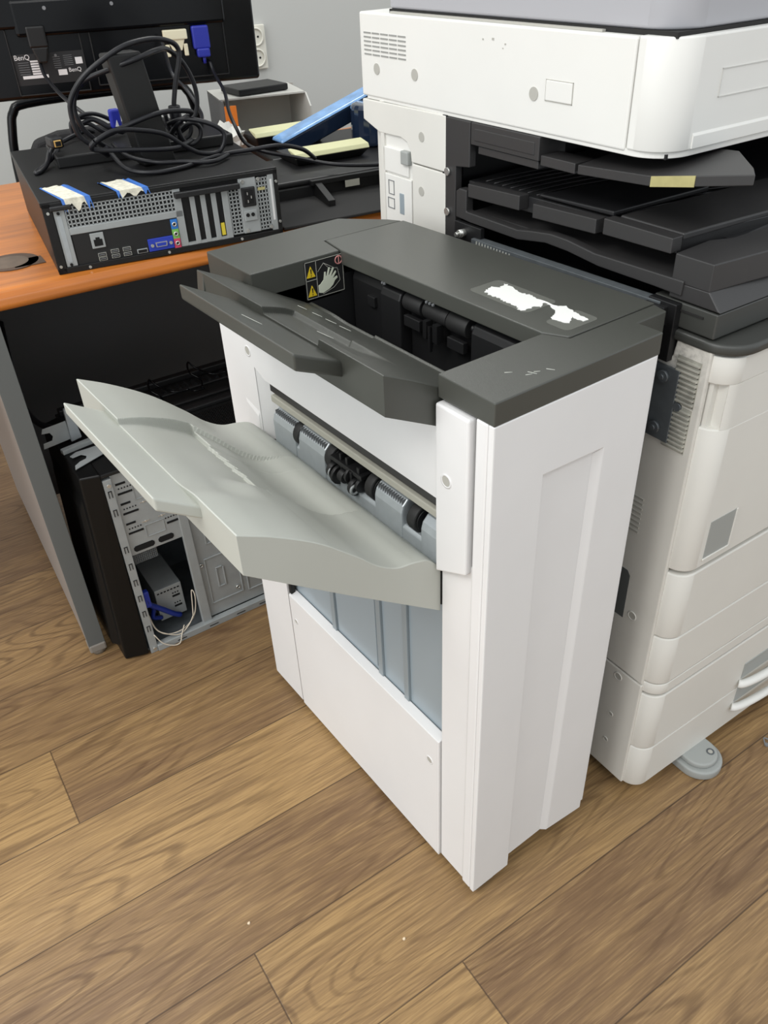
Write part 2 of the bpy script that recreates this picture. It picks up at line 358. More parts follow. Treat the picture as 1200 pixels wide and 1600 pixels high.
# output side: upper panel around the slot
p = B()
p.prism([(.0885, .771), (.0885, .89), (.637, .89), (.637, .022), (.5305, .022), (.5305, .600), (.5345, .604), (.5345, .783), (.505, .771)], 0, .006, 'x')
p.obj('upper_panel', 'white', F)
B().box(.0005, .625, .022, .30, .637, .90).obj('back_panel', 'white', F, bevel=.001)
p = B(); p.hull([(.0005, .5355, .787), (.0005, .5355, .60), (0.006, .5385, .60), (0.006, .5385, .787)], [(.026, .5035, .772), (.026, .5035, .60), (.032, .5065, .60), (.032, .5065, .772)])
p.obj('slot_cheek', 'white', F)
B().hull([(.001, .584, .718), (.001, .536, .706), (.001, .536, .655), (.001, .574, .652)], [(-.0012, .577, .706), (-.0022, .539, .694), (-.0018, .539, .664), (-.001, .569, .662)]).obj('hand_rest', 'white', F)
B().box(.004, .0885, .60, .020, .5305, .655).obj('lower_slot_panel', 'cavity', F)
# window
B().box(.0175, .0885, .30, .021, .530, .62).obj('window_panel', 'smoke', F)
for i, (ya, yb) in enumerate(((.385, .397), (.247, .259), (.178, .190))):
    B().box(.0125, ya, .322, .018, yb, .60).obj('window_rib', 'smoke_rib', F, bevel=.001)
for ya, yb in ((.265, .38), (.40, .46)):
    B().box(.0155, ya, .33, .018, yb, .60).obj('window_band', 'smoke', F, bevel=.0008)
B().box(.003, .522, .32, .012, .529, .60).obj('window_jamb', 'gap', F)
p = B(); p.prism([(.0, .016), (.0, .318), (.016, .3225), (.016, .016)], .0890, .528, 'y'); p.obj('lower_panel', 'white', F, bevel=.0012)
for y, z, r in ((.111, .255, .0065), (.511, .26, .005), (.549, .805, .0075), (.068, .811, .0075)):
    x = -.0070 if y < .08 else -.0008
    d = B().ring((x, y, z), (1, 0, 0), r*1.2, r*.9, .003).obj('screw_recess', 'white', F)
    B().cyl((x+.0003, y, z), (x+.003, y, z), r).obj('screw_cover', 'grey_circle', d)
# feet
for x, y in ((.04, .035), (.25, .05), (.05, .60), (.28, .60)):
    B().box(x-.03, y-.03, .006, x+.012, y+.014, .046).box(x-.02, y-.02, 0, x+.002, y+.004, .008).obj('foot', 'foot', F, bevel=.002)
# cap
B().prism([(0, 0), (.2645, 0), (.2645, .037), (.318, .037), (.324, .060), (.173, .060), (.158, .0905), (0, .0905)], .9085, .9370, 'z').obj('near_top_cover', 'cap', F, bevel=.0016)
B().prism([(0, .6420), (0, .505), (.1525, .505), (.1615, .560), (.312, .5575), (.300, .58), (.243, .6420)], .87, .9370, 'z').obj('far_top_cover', 'cap', F, bevel=.0016)
lid = B().prism([(.1590, .0925), (.1745, .0622), (.3270, .0622), (.3145, .5555), (.1635, .5580), (.1545, .5030)], .9150, .9375, 'z').obj('top_lid', 'cap2', F, bevel=.0014)
# torn paper label and its glue outline on the lid
def ragged(cx, cy, pts, seed, jag=.0035, tip=.008):
    random.seed(seed); out = []
    n = len(pts)
    for i in range(n):
        a, b = Vector(pts[i]), Vector(pts[(i+1) % n]); k = max(2, int((b-a).length/.0028)); nr = Vector(((b-a).y, -(b-a).x)).normalized()
        for j in range(k):
            q = a+(b-a)*(j/k); out.append((q.x+nr.x*random.uniform(-jag, jag), q.y+nr.y*random.uniform(-jag, jag)))
    return out
T1 = [(0.1974, 0.2319), (0.2164, 0.2384), (0.2216, 0.2275), (0.2362, 0.2359), (0.2353, 0.2209), (0.2294, 0.1966), (0.2319, 0.177), (0.2273, 0.1531), (0.2125, 0.145), (0.2086, 0.1539), (0.1985, 0.1523), (0.1852, 0.1538), (0.1929, 0.1682), (0.1923, 0.1852), (0.1945, 0.2056), (0.1933, 0.2181)]
T2 = [(0.2255, 0.1471), (0.2287, 0.1356), (0.2376, 0.1274), (0.2327, 0.1107), (0.2264, 0.0805), (0.2172, 0.0808), (0.2185, 0.0977), (0.2017, 0.088), (0.1979, 0.0983), (0.1963, 0.1127), (0.2144, 0.122), (0.2207, 0.1321)]
def outline(x0, y0, x1, y1, r, wd, rz):
    o = [(x1-r+r*cos(a), y1-r+r*sin(a)) for a in [i*pi/12 for i in range(7)]]+[(x0+r+r*cos(a), y1-r+r*sin(a)) for a in [pi/2+i*pi/12 for i in range(7)]]+[(x0+r+r*cos(a), y0+r+r*sin(a)) for a in [pi+i*pi/12 for i in range(7)]]+[(x1-r+r*cos(a), y0+r+r*sin(a)) for a in [1.5*pi+i*pi/12 for i in range(7)]]
    return o
LZ = .9376
B().prism(outline(.186, .144, .242, .252, .008, 0, 0), LZ, LZ+.00015, 'z').obj('glue_patch', 'residue', lid)
B().prism(outline(.183, .074, .240, .112, .008, 0, 0), LZ, LZ+.0001, 'z').obj('glue_patch', 'residue', lid)
B().prism(ragged(0, 0, T1, 3, .0024), LZ+.0002, LZ+.0006, 'z').obj('torn_label', 'torn', lid)
B().prism(ragged(0, 0, T2, 5, .0014), LZ+.0002, LZ+.0006, 'z').obj('torn_label', 'torn', lid)
B().tube([(.228, .162, LZ+.0004), (.2285, .150, LZ+.0004), (.227, .140, LZ+.0004), (.229, .132, LZ+.0004)], .0012, sub=3).obj('torn_label', 'torn', lid)
for a, b in (((.055, .045), (.062, .040)), ((.068, .026), (.075, .023)), ((.080, .026), (.086, .022)), ((.075, .030), (.079, .020)), ((.095, .022), (.100, .014))):
    B().tube([(a[0], a[1], .9370), (b[0], b[1], .9370)], .0005, n=5, sub=1).obj('scratch', 'scratch', F)
# warning sticker on the inner wall of the far cover
ST = B().box(.0885, .5042, .8745, .158, .5051, .9325).obj('warning_sticker', 'sign_black', F)
p = B()
for a in ((.0895, .8755, .1570, .8762), (.0895, .9312, .1570, .9319), (.0895, .8755, .0902, .9319), (.1563, .8755, .1570, .9319), (.1085, .8755, .1092, .9319), (.0895, .9035, .1085, .9042)):
    p.box(a[0], .5036, a[1], a[2], .5043, a[3])
p.obj('sticker_outline', 'sign_line', ST)
for z0 in (.8795, .9085):
    B().prism([(.0915, z0), (.1065, z0), (.0990, z0+.0165)], .5032, .5043, 'y').obj('warning_triangle', 'sign_yellow', ST)
    B().prism([(.0985, z0+.005), (.0996, z0+.005), (.1002, z0+.0125), (.0979, z0+.0125)], .5028, .5033, 'y').box(.0983, .5028, z0+.0018, .0997, .5033, z0+.0035).obj('warning_mark', 'sign_black', ST)
hp = [(.1105, .882), (.118, .880), (.130, .884), (.1365, .8885), (.1405, .8945), (.1455, .8975), (.1445, .9005), (.139, .8985), (.1362, .8975), (.1435, .9065), (.1425, .9090), (.1352, .9022), (.1340, .9030), (.1400, .9135), (.1380, .9150), (.1310, .9045), (.1295, .9050), (.1330, .9160), (.1305, .9165), (.1265, .9050), (.1245, .9035), (.1250, .9110), (.1225, .9110), (.1205, .9000), (.1145, .8945), (.1105, .8930)]
B().prism(hp, .5034, .5043, 'y').obj('hand_pictogram', 'sign_hand', ST)
B().ring((.1495, .5036, .9235), (0, 1, 0), .0068, .0052, .0008, 20).obj('prohibition_ring', 'sign_red', ST)
B().box(.1488, .5034, .9178, .1502, .5038, .9292).obj('prohibition_bar', 'sign_red', ST)
B().tube([(.111, .5037, .914), (.122, .5037, .925), (.132, .5037, .914), (.146, .5037, .913), (.150, .5037, .893), (.138, .5037, .884), (.118, .5037, .8785)], .0004, n=4, sub=1).tube([(.122, .5037, .925), (.150, .5037, .908)], .0004, n=4, sub=1).obj('pictogram_lines', 'sign_line', ST)
# inner well
B().box(.185, .09, .78, .19, .505, .90).box(.007, .505, .78, .19, .5095, .90).box(.009, .0865, .78, .19, .0905, .908).box(.02, .09, .775, .19, .505, .782).obj('tray_well', 'cavity', F)
# exit unit in the well
for ya, yb, bx in ((.425, .500, .171), (.372, .419, .163), (.098, .222, .166)):
    B().prism([(bx, .79), (bx, .892), (bx+.004, .902), (bx+.014, .906), (.186, .906), (.186, .79)], ya, yb, 'y').obj('exit_guide', 'cavity', F, bevel=.0025)
for ya, yb, r in ((.326, .366, .0135), (.272, .322, .0125), (.229, .269, .0145)):
    B().cyl((.176, ya, .893), (.176, yb, .893), r, n=28).obj('exit_roller', 'rubber', F, bevel=.001)
B().cyl((.178, .10, .893), (.178, .5, .893), .006).obj('exit_shaft', 'black', F)
for ya, yb, z0 in ((.438, .456, .862), (.330, .366, .858), (.236, .270, .856)):
    B().box(.1655, ya, z0, .174, yb, z0+.016).obj('exit_flap', 'cavity', F, bevel=.001)
B().box(.158, .282, .858, .170, .292, .884).box(.158, .305, .858, .170, .313, .884).box(.162, .292, .868, .168, .305, .876).prism([(.1565, .842), (.1615, .842), (.166, .876), (.1565, .88)], .2955, .3005, 'y').obj('paper_sensor', 'black', F)
for y in (.40, .395, .30, .293, .286): B().box(.1545, y, .9128, .157, y+.003, .9155).obj('lid_tooth', 'text_g', F)
# roller slot
B().box(.045, .094, .655, .05, .505, .771).obj('slot_back', 'black', F)
B().box(.0062, .095, .752, .02, .503, .7715).obj('slot_top_bar', 'copier_black', F, bevel=.001)
B().box(.0015, .096, .7385, .012, .495, .7500).obj('guide_strip', 'felt', F, bevel=.0015)
for ya, yb in ((.432, .497), (.350, .423), (.166, .226), (.094, .126)):
    B().prism([(.001, .665), (.001, .706), (.004, .716), (.012, .724), (.026, .728), (.045, .728), (.045, .665)], ya, yb, 'y').obj('guide_plate', 'guide', F, bevel=.002)
B().prism([(.0025, .655), (.0025, .684), (.006, .688), (.03, .688), (.03, .655)], .094, .498, 'y').obj('lower_guide', 'guide', F, bevel=.0015)
for yc in (.4275, .3395, .240, .146):
    B().cyl((.020, yc-.008, .705), (.020, yc+.008, .705), .021, n=28).obj('feed_roller', 'rubber', F, bevel=.002)
for yc in (.4275, .3395, .240, .146):
    B().cyl((.020, yc-.0105, .705), (.020, yc-.009, .705), .017, n=24).cyl((.020, yc+.009, .705), (.020, yc+.0105, .705), .017, n=24).obj('roller_rim', 'black', F)
B().cyl((.022, .10, .705), (.022, .50, .705), .005).obj('roller_shaft', 'black', F)
p = B()
for yc, xx, zz, r, h in ((.328, .004, .694, .013, .010), (.316, .004, .692, .015, .006), (.300, .002, .698, .010, .012), (.285, .004, .706, .012, .005), (.272, .002, .694, .013, .008), (.262, .004, .700, .010, .006)):
    p.cyl((xx, yc-h/2, zz), (xx, yc+h/2, zz), r, n=18)
p.box(.0, .255, .712, .03, .332, .719).box(.003, .292, .685, .02, .297, .73).box(.003, .308, .685, .02, .312, .73).box(.002, .262, .700, .03, .268, .728).box(-.002, .276, .684, .02, .281, .716)
p.obj('jogger_mechanism', 'black', F, bevel=.0008)
B().ring((-.001, .3235, .694), (0, 1, 0), .0095, .0070, .002).ring((-.004, .2655, .694), (0, 1, 0), .008, .0045, .0025).obj('jogger_clip', 'steel', F)
for (a, b) in ((.352, .421), (.434, .495), (.168, .224)):
    p = B()
    for k in range(0, 24, 2):
        y = a+(b-a)*(k+.3)/24; p.box(.0045, y, .7165, .011, y+.0008, .7242)
    p.obj('guide_ribs', 'text_g', F)

# ---------------------------------------------------------------- output trays
def make_tray(prof, botprof, y0, y1, xo, f, m, name, parent, step=.0016, chamfer=None):
    tab = smooth_tab(prof)
    xs = []; x = prof[0][0]
    while x < prof[-1][0]: xs.append(x); x += step
    xs.append(prof[-1][0])
    n = int((y1-y0)/step); ys = [y0, y0+.0012]+[y0+(y1-y0)*i/n for i in range(1, n)]+[y1-.0012, y1]
    base = lambda x: lerp_tab(tab, x)
    def top(x, y):
        e = min(y-y0, y1-y, x-prof[0][0])
        return base(x)-f(x, y)-(.0010 if e < .0006 else 0)
    o = B().grid(xs, ys, top, lambda x, y: lerp_tab(botprof, x)).obj(name, m, parent)
    return o, base
def f_grey(x, y):
    # outer wall of the raised middle field, with four saw teeth
    xa = -.149
    for yt in (.3765, .3525, .3290):
        if yt-.0235 < y <= yt: xa = -.1525+.0085*((yt-y)/.0235) if y > yt-.0235 else xa
    if .3765 < y < .400: xa = -.1525+.0085*((.400-y)/.0235)*.6
    yF = .4015+(.4563-.4015)*(x+.262)/.107                     # far wall of the recess
    near = sm((y-.176)/.060)
    depth = (.0080+.0095*sm((x+.26)/.10))*near
    k = sm((x+.215)/.05); fade = .05+.95*sm((y-.236)/.055)
    dr = depth*(1-k+k*fade)*(sm((yF-y)/.0035))
    # raised middle field running inwards, a little lower than the far side
    ye = .243-(x+.150)*.12
    di = .0090*sm((y-ye)/.003)*sm((.454-(x+.150)*.35-y)/.003)*sm(-(x+.010)/.08)
    di += .0018*sm((.40-(x+.15)*.25-y)/.003)*sm((y-ye)/.003)*sm(-(x+.010)/.08)
    if y < ye: di = .0005+.0*y
    t = sm((xa+.0015-x)/.003)
    return dr*t+di*(1-t)
GP = [(-.262, .845), (-.22, .8225), (-.168, .7875), (-.12, .7445), (-.092, .7165), (-.065, .699), (-.036, .6925), (-.015, .6845), (0.004, .664)]
GB = [(-.27, .799), (-.14, .697), (.004, .588)]
gt, gbase = make_tray(GP, GB, .090, .548, -.262, f_grey, 'tray_grey', 'lower_output_tray', F)
m_ = gt.modifiers.new('bevel', 'BEVEL'); m_.width = .0018; m_.segments = 2; m_.limit_method = 'ANGLE'; m_.angle_limit = radians(50)
def extension(name, m, k, x0, x1, y0, y1, zr, xr, th, cut, parent):
    """flat pull-out slab following the slope k"""
    z = lambda x: zr+k*(x-xr)
    poly = [(x0, y0), (x1, y0+cut), (x1, y1-cut*.6), (x0, y1)]
    a = [(x, y, z(x)) for x, y in poly]; b = [(x, y, z(x)-th) for x, y in poly]
    return B().hull(a, b).obj(name, m, parent, bevel=.0028, seg=3)
extension('tray_extension', 'tray_grey', -.65, -.245, -.309, .172, .452, .8352, -.262, .0175, .004, F)
def f_dark(x, y):
    d = 0.0
    yF = .342+(x+.072)*.62
    if x < .03:
        near = sm((y-.213)/.003)*(1-sm((x+.058)/.01))+sm((y-.150)/.10)*sm((x+.058)/.01)
        d = .0085*near*sm((yF-y)/.003)*(1-sm((x+.012)/.012)*1.0)
    # shallow fold running from the near lip into the well
    yl = .19+(x+.07)*.9
    d += .003*sm((y-yl)/.004)*sm((x+.03)/.05)*(1-sm((y-.40)/.05))
    return d
DP = [(-.072, .958), (-.035, .940), (0, .921), (.05, .893), (.088, .872), (.100, .862), (.106, .80)]
DB = [(-.078, .912), (0, .871), (.03, .80), (.106, .786)]
dt, dbase = make_tray(DP, DB, .0915, .503, -.072, f_dark, 'tray_dark', 'upper_output_tray', F, .0016)
# the tray runs past the body at its far end
B().hull([(-.0715, .5025, .9575), (-.0015, .5025, .9205), (-.0015, .5025, .873), (-.0775, .5025, .912)], [(-.0715, .522, .9575), (-.0015, .536, .9205), (-.0015, .536, .873), (-.0775, .522, .912)]).obj('tray_end', 'tray_dark', F, bevel=.0012)
extension('tray_extension', 'tray_dark', -.53, -.062, -.141, .172, .408, .9460, -.072, .0200, -.022, F)
for (xa, ya, xb, yb) in ((.030, .432, .036, .418), (.036, .404, .042, .389), (.040, .377, .046, .360), (.043, .348, .049, .330), (-.120, .300, -.112, .268), (-.03, .285, -.022, .262)):
    za = dbase(xa)+.0005 if xa > -.07 else .9475-.53*(xa+.072)+.0004; zb = dbase(xb)+.0005 if xb > -.07 else .9475-.53*(xb+.072)+.0004
    if xa > -.05 and xa < 0: za -= .0065; zb -= .0065
    B().tube([(xa, ya, za), (xb, yb, zb)], .00045, n=5, sub=1).obj('scratch', 'scratch', F)

# ==================================================================
#  PHOTOCOPIER
# ==================================================================
C = thing('photocopier', 'large white photocopier with black in-body output trays behind the finisher', 'photocopier', (.352, -.014, 0), radians(-2.6))
B().box(.006, .012, .05, .69, .72, .885).obj('chassis', 'gap', C)
B().box(0, 0, .030, .008, .72, .2875).obj('lower_side_panel', 'scuffed', C, bevel=.002)
up_ = B().prism([(0, .2915), (0, .897), (.052, .897), (.056, .865), (.084, .862), (.084, .905), (.534, .905), (.534, .2915)], 0, .008, 'x')
up_.obj('upper_side_panel', 'scuffed', C, bevel=.002)
B().box(.68, .0, .03, .69, .72, .90).obj('right_side_panel', 'white_copier', C, bevel=.002)
B().box(0, .71, .03, .69, .72, 1.09).obj('rear_panel', 'white_copier', C)
def front_plan(inset=0.0, x1=.685, y=-.026, r=.030):
    return [(.0045+inset, 0.004)]+arc(.0045+r, y+r+.0, r, 180, 270, 10)[0:]+[(x1, y), (x1, .012), (.0045+inset, .012)]
def front_piece(name, z0, z1, m='white_copier', par=C, bev=.0022, y=-.026, r=.03):
    pts = arc(.0045+r, y+r, r, 180, 270, 10)+[(x_end, y), (x_end, .012), (.0045, .012)]
    return B().prism(pts, z0, z1, 'z', smooth_idx=set(range(10))).obj(name, m, par, bevel=bev)
x_end = .685
# door with a grip notch on its left edge and a recessed badge
front_piece('front_door', .846, .884); 
front_piece('front_door', .5415, .782)
r = .03; y = -.026
pts = [(.020, -.020)]+arc(.0045+r, y+r, r, 238, 270, 6)+[(x_end, y), (x_end, .012), (.020, .012)]
B().prism(pts, .7815, .8465, 'z').obj('door_grip', 'white_copier', C)
B().box(.010, -.006, .782, .02, .012, .846).obj('grip_inner', 'white_copier', C)
B().box(.0445, -.0268, .556, .1005, -.0255, .624).obj('badge_recess', 'foot', C)
B().box(.0425, -.0285, .5545, .1030, -.0262, .5580).box(.1003, -.0285, .5545, .1030, -.0262, .6255).obj('badge_rim', 'white_copier', C, bevel=.0008)
front_piece('upper_drawer', .4045, .5335)
front_piece('middle_drawer', .300, .4025)
front_piece('waist_strip', .2755, .298, bev=.001)
front_piece('base_cover', .030, .1330)
dr = front_piece('lower_drawer', .1345, .2690)
B().box(.6, -.026, .03, .685, .01, .03).obj('hinge', 'gap', C) if False else None
# arched handles of the lower drawer
for z0 in (.150, .085):
    pts3 = [(.262+.13*(1-cos(a)), -.028-.016*sin(a), z0+.020*sin(a)*0) for a in [i*pi/14 for i in range(15)]]
    B().tube(pts3, .008, n=10, sub=2).obj('drawer_handle', 'scan_white', C)
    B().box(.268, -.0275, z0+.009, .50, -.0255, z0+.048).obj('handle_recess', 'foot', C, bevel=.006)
# details on the left side
for z0, z1, ya, yb in ((.806, .868, .011, .046), (.737, .800, .012, .048)):
    B().box(-.0005, ya-.001, z0-.002, .0012, yb+.001, z1+.002).obj('vent_field', 'vent_dirty', C)
    n = 9; p = B()
    for k in range(n): zz = z0+(z1-z0)*(k+.5)/n; p.prism([(ya, zz-.0018), (ya, zz+.0018), (yb, zz+.0018), (yb, zz-.0018)], -.0035, .001, 'x')
    p.obj('vent_slats', 'vent_dirty', C, bevel=.001)
    p = B()
    for k in range(n): zz = z0+(z1-z0)*(k+.5)/n; p.box(-.0008, ya, zz-.0032, .001, yb, zz-.0018)
    p.obj('vent_gaps', 'gap', C)
p = B()
for k in range(8): zz = .572+.0085*k; p.box(-.001, .060, zz, .001, .086, zz+.0035)
p.obj('small_vent', 'grey_circle', C)
pl = B().box(-.004, .038, .742, .0, .082, .850).obj('coupling_plate', 'steel_dark', C, bevel=.001)
for zz in (.836, .760):
    B().cyl((-.0095, .060, zz), (-.0045, .060, zz), .0085, n=16).cyl((-.012, .060, zz), (-.009, .060, zz), .004, n=8).obj('screw', 'steel_dark', pl)
B().cyl((-.004, .033, .800), (0, .033, .800), .006).obj('stud', 'steel_dark', C)
B().prism([(.060, .40), (.060, .488), (.066, .496), (.085, .496), (.085, .40)], -.0006, .001, 'x').obj('side_handle_recess', 'leg_grey', C)
for yy, zz, r in ((.043, .416, .0065), (.048, .271, .0065), (.049, .174, .004), (.050, .104, .004)):
    d = B().ring((-.001, yy, zz), (1, 0, 0), r*1.3, r, .002).obj('screw_recess', 'white_copier', C)
    B().cyl((-.0006, yy, zz), (.001, yy, zz), r).obj('screw_cover', 'grey_circle', d)
# black coupling block between body and finisher
B().box(-.010, .056, .858, .02, .100, .935).box(-.018, .068, .905, .02, .10, .93).obj('docking_block', 'black', C, bevel=.001)
# charcoal shelf on top of the body
pts = arc(.043, .012, .046, 180, 270, 10)+[(.685, -.034), (.685, .10), (-.003, .10)]
B().prism(pts, .8870, .9010, 'z', smooth_idx=set(range(10))).obj('body_top_shelf', 'shelf_grey', C, bevel=.004, seg=3)
# in-body bay
B().box(.0, .535, .9, .03, .545, 1.09).box(.03, .53, .9, .69, .54, 1.09).box(.55, .03, .9, .56, .53, 1.095).box(.0, .10, .896, .56, .53, .905).box(.02, .13, 1.088, .56, .54, 1.094).obj('bay_shell', 'copier_black_deep', C)
fr = B().prism([(.535, .90), (.535, 1.0885), (.4765, 1.0885), (.4765, 1.024), (.510, 1.020), (.510, .90)], -.001, .012, 'x').obj('bay_frame', 'copier_black', C, bevel=.0012)
for zz in (1.010, .948): B().cyl((-.005, .5285, zz), (-.001, .5285, zz), .006, n=14).obj('frame_screw', 'chrome', fr)
B().prism([(.4745, 1.0885), (.4745, 1.0575), (.327, 1.0575), (.327, 1.0885)], -.001, .05, 'x').obj('relay_block', 'copier_black', C, bevel=.001)
B().prism([(.466, 1.081), (.466, 1.064), (.336, 1.064), (.336, 1.081)], -.002, .0, 'x').obj('relay_block_panel', 'copier_black', C, bevel=.001)
B().box(.002, .330, 1.046, .04, .46, 1.0565).box(.002, .26, 1.052, .04, .326, 1.0655).obj('relay_rail', 'copier_black', C, bevel=.001)
# lower inner tray: rim boards and deck
for poly in ([(.479, .980), (.479, 1.000), (.361, 1.005), (.361, .984)], [(.332, .980), (.332, 1.000), (.210, 1.0045), (.210, .985)], [(.197, .988), (.197, 1.009), (.0845, 1.009), (.0845, .990)]):
    B().prism(poly, -.001, .018, 'x').obj('tray_rim', 'copier_black', C, bevel=.0012)
p = B(); p.hull([(.018, .50, .998), (.55, .50, 1.010), (.55, .50, .985), (.018, .50, .975)], [(.018, .09, 1.006), (.55, .04, 1.000), (.55, .04, .985), (.018, .09, .985)])
deck = p.obj('bay_tray', 'bay_mid', C, bevel=.001)
p = B()
for k in range(20):
    y0 = .472-.019*k
    p.tube([(.030, y0, .9995+.0002*k), (.09, y0-.004, 1.0015+.0002*k), (.17, y0-.020, 1.0035+.0001*k), (.26, y0-.052, 1.005)], .0014, n=5, sub=3)
p.obj('tray_ribs', 'bay_mid', deck)
B().hull([(.02, .345, 1.003), (.02, .34, 1.008), (.02, .20, 1.013), (.02, .20, 1.006)], [(.2, .30, 1.008), (.2, .30, 1.012), (.2, .19, 1.016), (.2, .19, 1.008)]).obj('tray_ridge', 'copier_black_deep', C, bevel=.002)
B().hull([(.02, .19, 1.006), (.02, .187, 1.011), (.02, .085, 1.011), (.02, .085, 1.002)], [(.30, .17, 1.010), (.30, .17, 1.014), (.30, .07, 1.010), (.30, .07, 1.004)]).obj('tray_ridge', 'copier_black', C, bevel=.002)
# lower arm (curved lip) beneath the tray
arm = [(.506, .945), (.506, .985), (.498, .990), (.480, .990), (.480, .958), (.360, .957), (.330, .962), (.290, .967), (.258, .9665), (.205, .9610), (.150, .962), (.057, .9635), (.058, .9445), (.10, .9455), (.197, .9455), (.255, .951), (.300, .952), (.359, .943), (.470, .943)]
B().prism(arm, -.003, .012, 'x').obj('tray_arm', 'copier_black', C, bevel=.0015)
B().hull([(.012, .478, .950), (.012, .478, .957), (.012, .06, .962), (.012, .06, .950)], [(.12, .478, .955), (.12, .478, .962), (.12, .06, .966), (.12, .06, .955)]).obj('lower_deck', 'copier_black', C)
B().hull([(.004, .455, .913), (-.012, .455, .913), (-.012, .455, .9235), (.004, .455, .9235)], [(.004, .080, .924), (-.012, .080, .924), (-.012, .080, .933), (.004, .080, .933)]).obj('guide_rail', 'steel_dark', C, bevel=.0008)
p = B()
for k in range(12): p.box(-.0128, .44-.007*k, .9165, -.0118, .4422-.007*k, .922)
p.obj('rail_print', 'scratch', C)
B().cyl((-.018, .480, .926), (.0, .480, .926), .006).cyl((-.024, .480, .926), (-.018, .480, .926), .0035).obj('docking_pin', 'chrome', C)
B().box(-.006, .44, .905, .003, .505, .940).box(-.004, .06, .905, .003, .51, .912).obj('docking_rail_back', 'black', C, bevel=.001)
# big corner block and base of the bay, seen at the front
B().prism([(.0, .057), (.0, .0775), (.070, .083), (.100, .070), (.55, .070), (.55, -.010), (.100, .0105), (.060, .0150), (.0, .0205)], .9585, .9930, 'z').obj('corner_block', 'copier_black', C, bevel=.0015)
B().hull([(.0, .0775, .9385), (.0, .0005, .9385), (.40, .0005, .9385), (.40, .0775, .9385)], [(.0, .0775, .9585), (.0, .0205, .9595), (.40, .0185, .9595), (.40, .0775, .9585)]).obj('corner_block_foot', 'copier_black', C, bevel=.0015)
B().box(.001, .003, .9035, .55, .10, .9360).obj('bay_base', 'shelf_grey', C, bevel=.002)
B().box(-.0005, .022, .925, .002, .056, .9275).obj('base_slot', 'gap', C)
B().hull([(.10, .07, .990), (.55, .10, 1.01), (.55, .07, .99), (.10, .06, .985)], [(.09, .30, 1.0), (.55, .30, 1.015), (.55, .30, 1.0), (.09, .30, .99)]).obj('tray_slope', 'copier_black_deep', C)
# upper inner tray
ut = B().hull([(.0, .253, 1.0535), (.0, .135, 1.0605), (.0, .066, 1.0725), (.004, -.004, 1.0860), (.035, .020, 1.0850), (.12, .10, 1.078), (.14, .26, 1.062)], [(.0, .253, 1.0655), (.0, .135, 1.0725), (.0, .066, 1.0845), (.004, -.004, 1.0975), (.035, .020, 1.0955), (.12, .10, 1.088), (.14, .26, 1.074)])
ut = ut.obj('upper_bay_tray', 'copier_black', C, bevel=.001)
B().hull([(-.0008, .131, 1.0605), (-.0008, .068, 1.0718), (.0, .068, 1.0718), (.0, .131, 1.0605)], [(-.0008, .131, 1.0728), (-.0008, .068, 1.0845), (.0, .068, 1.0845), (.0, .131, 1.0728)]).obj('yellow_label', 'yellow_label', ut)
p = B().cyl((.10, .03, 1.068), (.15, .03, 1.068), .0060)
for k in range(5): p.cyl((.102+.010*k, .03, 1.068), (.106+.010*k, .03, 1.068), .0080)
p.obj('guide_roller', 'wood_hole', C)
# rear column
B().box(-.0005, .5365, .90, .01, .628, 1.0045).obj('column_panel', 'white_copier', C, bevel=.0015)
B().prism([(.5365, 1.0065), (.5365, 1.0895), (.772, 1.0880), (.772, 1.0555), (.722, 1.040), (.66, 1.041), (.642, 1.036), (.632, 1.0225), (.630, 1.0065)], -.0005, .012, 'x').obj('column_panel', 'white_copier', C, bevel=.0015)
B().box(.02, .5365, .2, .10, .76, 1.09).obj('column_core', 'white_copier', C)
B().box(.004, .630, .86, .02, .716, 1.040).obj('column_door', 'scan_white', C, bevel=.002)
B().box(.0, .632, .86, .005, .714, .9765).box(.0, .640, .9795, .005, .716, 1.020).obj('column_door', 'scan_white', C, bevel=.0015)
B().box(-.006, .634, 1.000, .004, .655, 1.022).obj('door_latch', 'foot', C, bevel=.002)
p = B()
for (ya, za, yb, zb) in ((.683, .943, .700, .967), (.683, .919, .703, .937)):
    p.box(-.001, ya, za, .001, yb, za+.0012).box(-.001, ya, zb-.0012, .001, yb, zb).box(-.001, ya, za, .001, ya+.0012, zb).box(-.001, yb-.0012, za, .001, yb, zb)
p.obj('door_marks', 'text_g', C)
B().box(-.001, .654, .915, .001, .667, .950).obj('door_window', 'smoke', C, bevel=.0008)
for yy, zz in ((.600, 1.050), (.602, .965)):
    B().cyl((-.0012, yy, zz), (.001, yy, zz), .0075, n=20).obj('screw_cover', 'grey_circle', C)
# scanner
def scan_plan(x0=0.0, yf=.120, r=.045, yb=.772, x1=.66):
    return arc(x0+r, yf+r, r, 180, 270, 12)+[(x1, yf), (x1, yb), (x0, yb)]
B().prism(arc(.045, .165, .045, 180, 270, 8)[:-1]+[(.0455, .12), (.66, .12), (.66, .1765), (0, .1765)], 1.0960, 1.2180, 'z', smooth_idx=set(range(8))).obj('scanner_front_cover', 'scan_white', C, bevel=.0022, seg=2)
B().box(0, .1785, 1.0935, .66, .772, 1.2170).obj('scanner_side_cover', 'scan_white', C, bevel=.003, seg=3)
B().prism(arc(.050, .170, .048, 180, 270, 12)+[(.66, .122), (.66, .76), (.002, .76)], 1.0890, 1.0970, 'z').obj('scanner_skirt', 'scan_white', C, bevel=.001)
B().box(.012, .1325, 1.2160, .65, .70, 1.2225).obj('platen_gap', 'gap', C)
B().box(.006, .24, 1.2172, .012, .69, 1.2200).obj('platen_trim', 'grey_circle', C)
